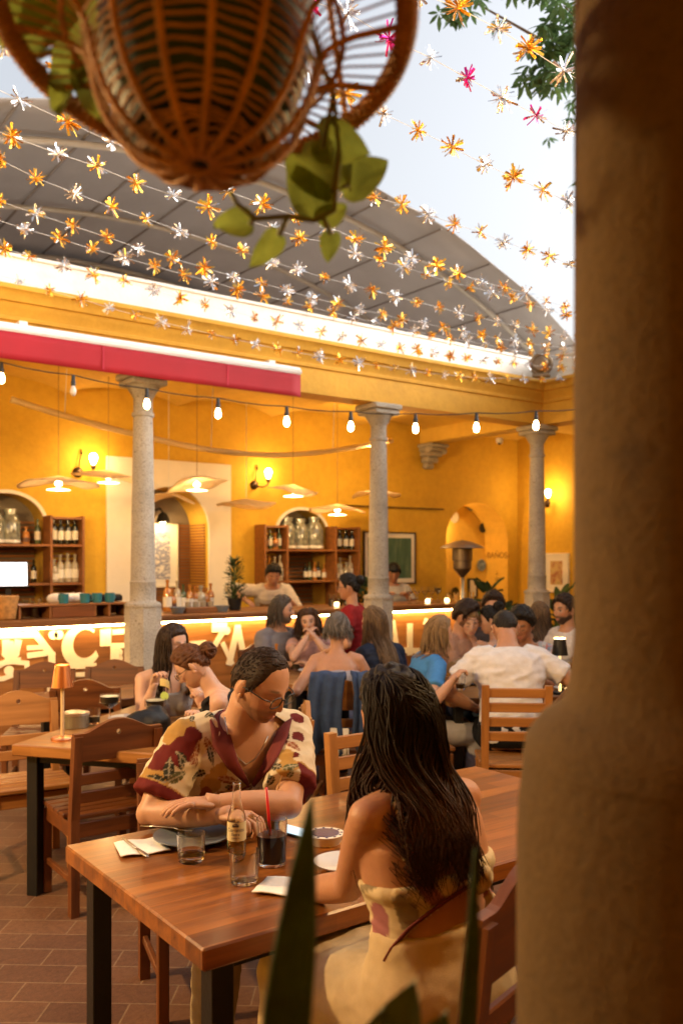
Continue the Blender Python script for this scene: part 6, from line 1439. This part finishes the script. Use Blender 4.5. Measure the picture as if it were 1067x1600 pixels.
person('man in a white tee shirt with cropped hair seen from behind, head bowed', 799, 5.5, 2, 1.06, 'm', .55, (6, 24), 0, (0, 46, 0), {'L': S(740, 1105, 5.75), 'R': S(868, 1105, 5.75)}, SK2, dict(kind='short', col=(.02, .016, .014), thick=.005, seed=13, len=.01, rough=.001), {}, dict(kind='tee', col=WHITEC, sl=.62, fold=.007, wide=.018), dict(col=BLACKC), fat=1.08, shoulders=1.08, elbows={'L': (-.9, -.2, -.6), 'R': (.9, -.2, -.6)})
person('man with dark hair, glasses and beard at the back left of the party table', 703, 7.1, 128, 1.0, 'm', .53, (4, 12), 0, (-10, 18, 0), {'R': (.05, .34, .84), 'L': (-.15, .32, .80)}, SK2, dict(kind='short', col=DBR, seed=14, thick=.026), dict(beard=((.03, .018, .012), .8), eyes='down'), dict(kind='tee', col=(.40, .22, .14)), dict(col=JEANS), (.03, .02, .02))
person('blonde woman in a white tank top with her hair tied back', 728, 7.15, 176, .96, 'f', .51, (4, 12), 0, (0, 16, 0), {'R': (.13, .34, .80), 'L': (-.13, .34, .80)}, SK4, dict(kind='bun', col=BLD, seed=15, bun=(0, -.11, .07), bunr=.028), dict(eyes='down'), dict(kind='tank', col=(.70, .64, .56)), dict(col=JEANS))
person('smiling man in a dark tee shirt at the far end of the party table', 770, 7.75, 186, 1.0, 'm', .56, (2, 8), 0, (6, 6, 0), {'R': (.16, .34, .84), 'L': (-.14, .30, .84)}, SK1, dict(kind='short', col=DBR, seed=16, thick=.026), {}, dict(kind='tee', col=(.055, .045, .05)), dict(col=BLACKC))
person('woman with a dark bun and bare shoulders turned to the left', 790, 6.95, -60, .96, 'f', .53, (4, 12), 0, (-18, 12, 0), {'L': (-.13, .34, .80), 'R': (.13, .34, .80)}, SK1, dict(kind='bun', col=BLK, seed=17, bun=(0, -.09, .10), bunr=.048), {}, dict(kind='tube', col=(.35, .40, .50)), dict(col=JEANS))
person('man in a plaid shirt looking down behind the man in white', 822, 6.6, 200, 1.0, 'm', .52, (6, 16), 0, (8, 22, 0), {'R': (.14, .34, .80), 'L': (-.16, .34, .80)}, SK3, dict(kind='short', col=BLK, seed=18, thick=.028), dict(eyes='down'), dict(kind='tee', col=(.45, .47, .50), plaid=(.16, .22, .34)), dict(col=JEANS))
person('woman with long wavy blonde hair facing away beside the corner column', 850, 7.5, -12, .97, 'f', .52, (4, 8), 0, (0, 6, 0), None, SK1, dict(kind='long', col=DBL, n=170, length=.32, wave=.022, freq=1.3, azmin=1.2, vol=.16, seed=19), {}, dict(kind='tank', col=(.10, .06, .05)), dict(col=BLACKC))
person('bearded man in a white shirt at the far right, looking left', 894, 7.25, -112, 1.03, 'm', .54, (2, 6), 0, (-6, 6, 0), None, SK2, dict(kind='short', col=DBR, seed=20, thick=.016), dict(beard=((.03, .018, .012), .95)), dict(kind='tee', col=(.62, .58, .58)), dict(col=JEANS))

# denim jacket slung over the chair back of the grey haired woman
jc = W(543, 5.72); jz = YAW(8)
jk = empty('denim_jacket', jc, jz, 'blue denim jacket slung over the back of a honey chair', 'jacket')
def drape(x0, x1, zf, zb, seed, tilt=0):
    b = MB(); P = []; rnd = random.Random(seed)
    path = [(.035, zf), (.03, zf+.12), (.02, .80), (.0, .905), (-.03, .945), (-.075, .955), (-.11, .93), (-.125, .82), (-.12, .65), (-.115, zb)]
    for i in range(19):
        u = i/18; x = lerp(x0, x1, u); row = []
        for j, (y, z) in enumerate(path):
            f = .014*math.sin(u*17+j*.4+seed)+.01*noise.noise(Vector((u*6, j*.7, seed))); hang = abs(j-4)/5
            row.append(Vector((x+tilt*hang*.06+.02*math.sin(j*1.3+seed)*hang, -.19+y-f*(1 if j > 4 else -1)*(.3+hang), z-.03*math.sin(u*9+seed)*hang)))
        P.append(row)
    b.grid(P); return b
mDenim = M('denim', (.022, .045, .115), .85, var=.35, vscale=16, bump=.35, bscale=300)
o = drape(-.20, .02, .60, .46, 1).build('front_panel', mDenim, jk, smooth=True); solid(o, .012)
o = drape(.05, .20, .62, .50, 5, .6).build('sleeve', mDenim, jk, smooth=True); solid(o, .02)
b = MB()
for i in range(14): x = -.06+.008*i; b.tube([(x, -.315, .62), (x+.004*math.sin(i*2), -.325, .50), (x+.006*math.sin(i*3), -.32, .40)], [.006, .006, .003], 5)
b.build('fringe', M('cream_fringe', (.62, .56, .46), .9), jk, smooth=True)
# black bag on the honey table edge
b = MB(); b.ell((0, 0, .06), (.13, .07, .075)); b.ell((.05, .02, .09), (.07, .05, .06)); me = remesh(b, .01, 4); folds(me, .006, (14, 14, 14)); o = link('hand_bag', me, mBlack, None, True); o.location = onZ(230, 1150, .751); tag(o, 'black soft bag lying on the honey table behind the dark chair', 'bag')

# ================================================================ THE MAN IN THE FLORAL SHIRT
man = person('man in a floral short sleeved shirt and glasses leaning on the near table, looking down', 350, 3.34, 156, 1.10, 'm', .555, (14, 30), 0, (-34, 30, 4),
    {'R': S(346, 1274, 2.83), 'L': S(338, 1255, 2.85)}, (.50, .275, .175), dict(kind='short', col=(.034, .018, .010), seed=30, thick=.005, topk=.1, front=.094, temple=.080, len=.018, rough=.002, tufts=1300, sweep=.2, dir=(.6, -.35, .1), tr=.0017),
    dict(eyes='down', beard=((.13, .065, .04), .62), brow=(.06, .032, .018), lip=(.42, .15, .12)), None, dict(col=(.36, .28, .17)), (.02, .018, .016), vox=.006, detail=1, elbows={'R': S(234, 1271, 2.94), 'L': S(452, 1258, 2.92)}, grip={'R': .75, 'L': .3}, fat=1.0, shoulders=1.04)
make_top(man, dict(kind='tee', col=(.62, .50, .33), sl=.80, wide=.026, inf=.016, vox=.005, it=8, fold=.0065, s0=-.02, name='shirt'), .005)
MW = Matrix.Translation(man.loc) @ Matrix.Rotation(man.rz, 4, 'Z'); MWi = MW.inverted(); CAMP = Vector((0, 0, EYE))
def caster(me, mw, mwi):
    tree = BVHTree.FromPolygons([v.co for v in me.vertices], [p.vertices[:] for p in me.polygons]); c = mwi @ CAMP
    def f(px, py):
        q = mwi @ WZ(px, py, 3.0); d = (q-c).normalized(); h = tree.ray_cast(c, d); return (h[0], h[1]) if h[0] is not None else (None, None)
    return f
sh = man.top.data; cast = caster(sh, MW, MWi)
CREAM, MUST, MARO, GREEN, DGREEN, RUST, INK = (.64, .54, .38), (.42, .24, .065), (.13, .014, .012), (.10, .095, .035), (.03, .03, .018), (.26, .075, .03), (.035, .02, .018)
motifs = []
def leaf_m(px, py, ang, L, w, c, veins=True):
    p, n = cast(px, py)
    if p is None: return
    up = Vector((0, 0, 1)); x = up.cross(n).normalized(); y = n.cross(x); a = R(ang); motifs.append((p, x*math.cos(a)+y*math.sin(a), -x*math.sin(a)+y*math.cos(a), L, w, c, veins))
blobs = []
def blob(px, py, r, c):
    p, n = cast(px, py)
    if p is not None: blobs.append((p, r, c))
for x, y, r, c in ((278, 1140, .062, MUST), (262, 1120, .04, MUST), (240, 1215, .055, MUST), (236, 1240, .05, MUST), (252, 1185, .048, MARO), (272, 1178, .045, MARO), (292, 1168, .042, MARO), (300, 1150, .034, MARO), (466, 1120, .028, MARO), (466, 1150, .028, MARO), (462, 1180, .02, MARO), (438, 1150, .03, INK), (330, 1225, .04, MUST), (372, 1235, .035, MUST), (322, 1245, .035, RUST), (448, 1195, .04, MUST), (300, 1220, .03, CREAM), (445, 1178, .03, MUST), (345, 1205, .03, MUST)): blob(x, y, r, c)
for x, y, a_, L, w_, c in ((262, 1222, 75, .085, .036, DGREEN), (262, 1222, 20, .075, .034, GREEN), (260, 1224, 150, .085, .036, DGREEN), (262, 1228, 200, .06, .03, GREEN), (284, 1240, 250, .07, .03, DGREEN), (278, 1244, 300, .06, .028, GREEN), (297, 1195, 40, .07, .03, RUST), (292, 1192, 120, .055, .026, DGREEN),
    (322, 1118, 10, .07, .022, GREEN), (320, 1122, 60, .06, .02, DGREEN), (338, 1100, 30, .06, .022, GREEN), (345, 1102, -10, .07, .022, DGREEN), (318, 1150, 300, .08, .022, RUST), (312, 1155, 255, .09, .02, RUST), (326, 1165, 285, .07, .02, DGREEN), (305, 1175, 270, .06, .018, RUST),
    (340, 1215, 340, .085, .03, RUST), (322, 1205, 200, .05, .025, INK), (352, 1228, 330, .05, .018, INK), (362, 1240, 70, .06, .035, RUST), (370, 1236, 110, .05, .03, MARO), (378, 1240, 40, .05, .03, MARO), (355, 1246, 140, .05, .026, RUST),
    (408, 1165, 20, .065, .036, DGREEN), (410, 1168, 100, .05, .03, GREEN), (440, 1200, 150, .06, .03, DGREEN), (440, 1202, 30, .06, .03, GREEN), (428, 1212, 240, .05, .026, DGREEN), (446, 1160, 10, .06, .03, RUST), (446, 1164, 130, .05, .024, MARO), (450, 1215, 60, .04, .02, GREEN), (425, 1138, 60, .05, .03, INK), (372, 1262, 20, .05, .026, DGREEN), (300, 1128, 90, .05, .018, DGREEN), (285, 1205, 90, .05, .022, DGREEN), (395, 1245, 70, .05, .02, RUST)): leaf_m(x, y, a_, L, w_, c)
upR, upL = man.el['R']-man.sh['R'], man.el['L']-man.sh['L']
def shirt_col(p, n):
    c = CREAM
    for q, r, cc in blobs:
        dd = (p-q).length+.016*noise.noise(p*26+q*9)
        if dd < r: c = cc
    for q, u, v, L, w_, cc, vn in motifs:
        d = p-q
        if d.length > L*1.1: continue
        t = d.dot(u)/L; y = d.dot(v)
        if 0 < t < 1 and abs(y) < w_*.5*math.sin(PI*t**.8) and abs(d.dot(u.cross(v))) < .05:
            c = cc if not (abs(y) < .0028 or (math.sin(t*26+abs(y)*130) > .88)) else mixv(cc, CREAM, .45)
    for sd, up_ in (('R', upR), ('L', upL)):
        t = (p-man.sh[sd]).dot(up_)/up_.length_squared; off = (p-man.sh[sd]-up_*t).length
        if t > .685 and off < .13 and abs(p.x) > .12: c = MARO
        elif t > .665 and off < .13 and abs(p.x) > .12: c = MUST
    return c
inner = [(372, 1078), (360, 1110), (361, 1150), (373, 1190), (391, 1224)]; innr2 = [(446, 1128), (434, 1142), (424, 1165), (409, 1196), (394, 1224)]
poly = inner+innr2[::-1]
def inpoly(x, y, P_):
    r = False
    for (x0, y0), (x1, y1) in zip(P_, P_[1:]+P_[:1]):
        if (y0 > y) != (y1 > y) and x < (x1-x0)*(y-y0)/(y1-y0)+x0: r = not r
    return r
def topx(pw):
    d = pw.x*FW.x+pw.y*FW.y; return CX+(pw.x*RT.x+pw.y*RT.y)/d*FPX, HY-(pw.z-EYE)/d*FPX, d
# lapels follow the opening of the shirt
def ribbon_on(cast_, e0, e1, off, m=9, n=5):
    def lin(P_, t): f = t*(len(P_)-1); i = min(len(P_)-2, int(f)); u = f-i; return lerp(P_[i][0], P_[i+1][0], u), lerp(P_[i][1], P_[i+1][1], u)
    rows = []
    for i in range(m):
        row = []
        for j in range(n):
            a_, b_ = lin(e0, i/(m-1)), lin(e1, i/(m-1)); u = j/(n-1); p, nn = cast_(lerp(a_[0], b_[0], u), lerp(a_[1], b_[1], u))
            if p is None:
                for rr_ in range(1, 40):
                    p, nn = cast_(lerp(a_[0], b_[0], u)+(400-a_[0])*rr_*.03, lerp(a_[1], b_[1], u)+(1180-a_[1])*rr_*.03)
                    if p is not None: break
            row.append(p+(MWi.to_3x3() @ (-FW))*(off+.004*math.sin(u*PI))+Vector((0, 0, .002)))
        rows.append(row)
    return rows
lap = []
lap.append(ribbon_on(cast, inner, [(352, 1088), (329, 1125), (333, 1165), (356, 1200), (388, 1228)], .009))
lap.append(ribbon_on(cast, innr2, [(458, 1120), (450, 1150), (440, 1172), (422, 1202), (397, 1230)], .009))
paint(sh, shirt_col)
bm = bmesh.new(); bm.from_mesh(sh); dl = []
cl_ = (MWi @ CAMP)
for f in bm.faces:
    c = f.calc_center_median(); x, y, d = topx(MW @ c)
    if inpoly(x, y, poly) and f.normal.dot(cl_-c) > 0: dl.append(f)
bmesh.ops.delete(bm, geom=dl, context='FACES'); bm.to_mesh(sh); bm.free()
mMaroon = M('maroon_collar', (.13, .014, .012), .85, var=.15, vscale=20, bump=.2, bscale=400)
for rows in lap: b = MB(); b.grid(rows); o = b.build('collar', mMaroon, man.top, smooth=True); solid(o, .004)
castb = caster(man.o.data, MW, MWi); b = MB(); q = []
for x, y in ((352, 1120), (356, 1145), (362, 1165), (372, 1183), (384, 1194), (398, 1186), (410, 1168), (418, 1150)):
    p, n = castb(x, y)
    if p is not None: q.append(p+n*.003)
if len(q) > 2: b.tube(q, .0018, 5); b.build('necklace', mSteel, man.o, smooth=True)
b = MB(); wd_ = (man.wr['R']-man.el['R']).normalized(); b.lathe([(.011, -.004), (.011, .004)], 14, man.wr['R']+wd_*.11); b.build('ring', mBrass, man.o)

# ================================================================ THE LONG HAIRED WOMAN
wo = person('woman with very long wavy dark hair and backless cream dress seen from behind', 692, 2.08, -38, 1.0, 'f', .60, (5, 9), -6, (-8, 8, -6),
    {'L': S(470, 1392, 2.40), 'R': (.16, .42, .80)}, (.47, .235, .135), dict(kind='long', col=(.011, .005, .003), tip=(.045, .017, .007), n=2100, nk=1, length=.35, wave=.046, freq=.7, coh=4.0, azmin=1.3, vol=.24, seed=31, r=.0025, seg=20, spread=.03, lift=.002, thick=.014, relax=8), {}, None, None,
    vox=.006, detail=1, elbows={'L': S(545, 1385, 2.17)}, fat=1.10, legs='sit', shoulders=1.04)
WW = Matrix.Translation(wo.loc) @ Matrix.Rotation(wo.rz, 4, 'Z')
b = MB(); wo.torso(b, .12, .325, .009, 18)
me = remesh(b, .007, 5); folds(me, .006, (7, 7, 30)); bm = bmesh.new(); bm.from_mesh(me)
# the wrap leaves a bare triangle low on the back
tri = [(606, 1502), (640, 1455), (690, 1415), (752, 1372), (800, 1380), (800, 1560), (600, 1560)]; dl = []; wl = WW.inverted() @ CAMP
for f in bm.faces:
    c = f.calc_center_median(); x, y, d = topx(WW @ c)
    if f.normal.dot(wl-c) > 0 and (inpoly(x, y, tri)): dl.append(f)
bmesh.ops.delete(bm, geom=dl, context='FACES'); bm.to_mesh(me); bm.free()
DC = (.68, .56, .35)
def dress_col(p, n):
    a_ = noise.noise(p*13+Vector((5, 2, 1))); c = DC
    if a_ > .28: c = mixv(DC, (.30, .05, .12), .8)
    if a_ < -.34: c = mixv(DC, (.13, .10, .05), .75)
    return c
paint(me, dress_col); dress = link('dress', me, mCloth, wo.o, True)
b = MB(); wo.torso(b, -.065, .205, .014, 14)
for sd in 'LR': wo.leg(b, sd, .03, 1.55)
h0, _ = wo.at(0); kz = (wo.kn['L']+wo.kn['R'])/2
b.tube([h0+Vector((0, .02, -.02)), h0.lerp(kz, .5), kz+Vector((0, .03, 0))], [(.19, .11), (.19, .105), (.19, .10)], 22, ref=(1, 0, 0))
b.tube([kz+Vector((0, .02, 0)), kz+Vector((0, 0, -.22)), kz+Vector((0, -.06, -.42))], [(.19, .10), (.21, .12), (.24, .15)], 22, ref=(1, 0, 0))
me = remesh(b, .009, 6); folds(me, .008, (10, 7, 7)); paint(me, lambda p, n: mixv(DC, (.50, .36, .20), .5+.5*noise.noise(p*4))); link('skirt', me, mCloth, wo.o, True)
bc = BVHTree.FromPolygons([v.co for v in wo.o.data.vertices], [p.vertices[:] for p in wo.o.data.polygons]); WI = WW.inverted()
def wcast(x, y, off):
    c = WI @ CAMP; d = ((WI @ WZ(x, y, 2.0))-c).normalized(); h = bc.ray_cast(c, d); return h[0]-d*off if h[0] is not None else None
b = MB(); q = [wcast(x, y, .022) for x, y in ((602, 1500), (612, 1482), (640, 1450), (668, 1428), (700, 1405), (730, 1386), (752, 1374))]; q = [p for p in q if p is not None]
if len(q) > 2: b.tube(q, [(.008, .004)]*len(q), 8); b.build('maroon_edge', mMaroon, wo.o, smooth=True)
p = wcast(750, 1374, .03)
if p is not None:
    b = MB(); rk = random.Random(4)
    for i in range(6): b.ell(p+Vector((rk.gauss(0, .012), rk.gauss(0, .006), rk.gauss(0, .012))), (.022, .014, .016), Matrix.Rotation(rk.uniform(0, 3), 3, 'Y'), 12, 8)
    for i in range(2): b.tube([p, p+Vector((.02+.02*i, -.01, -.05)), p+Vector((.03+.04*i, -.012, -.13))], [(.012, .004), (.018, .004), (.022, .003)], 8)
    me = remesh(b, .005, 3); paint(me, dress_col); link('knot', me, mCloth, wo.o, True)
q = [wcast(x, y, .006) for x, y in ((614, 1225), (620, 1255), (628, 1285), (633, 1315), (636, 1345))]; q = [p for p in q if p is not None]
if len(q) > 2: b = MB(); b.color(DC); b.tube(q, [(.010, .003)]*len(q), 8); b.build('halter_strap', mCloth, wo.o, smooth=True)

bpy.data.scenes.remove(WS)
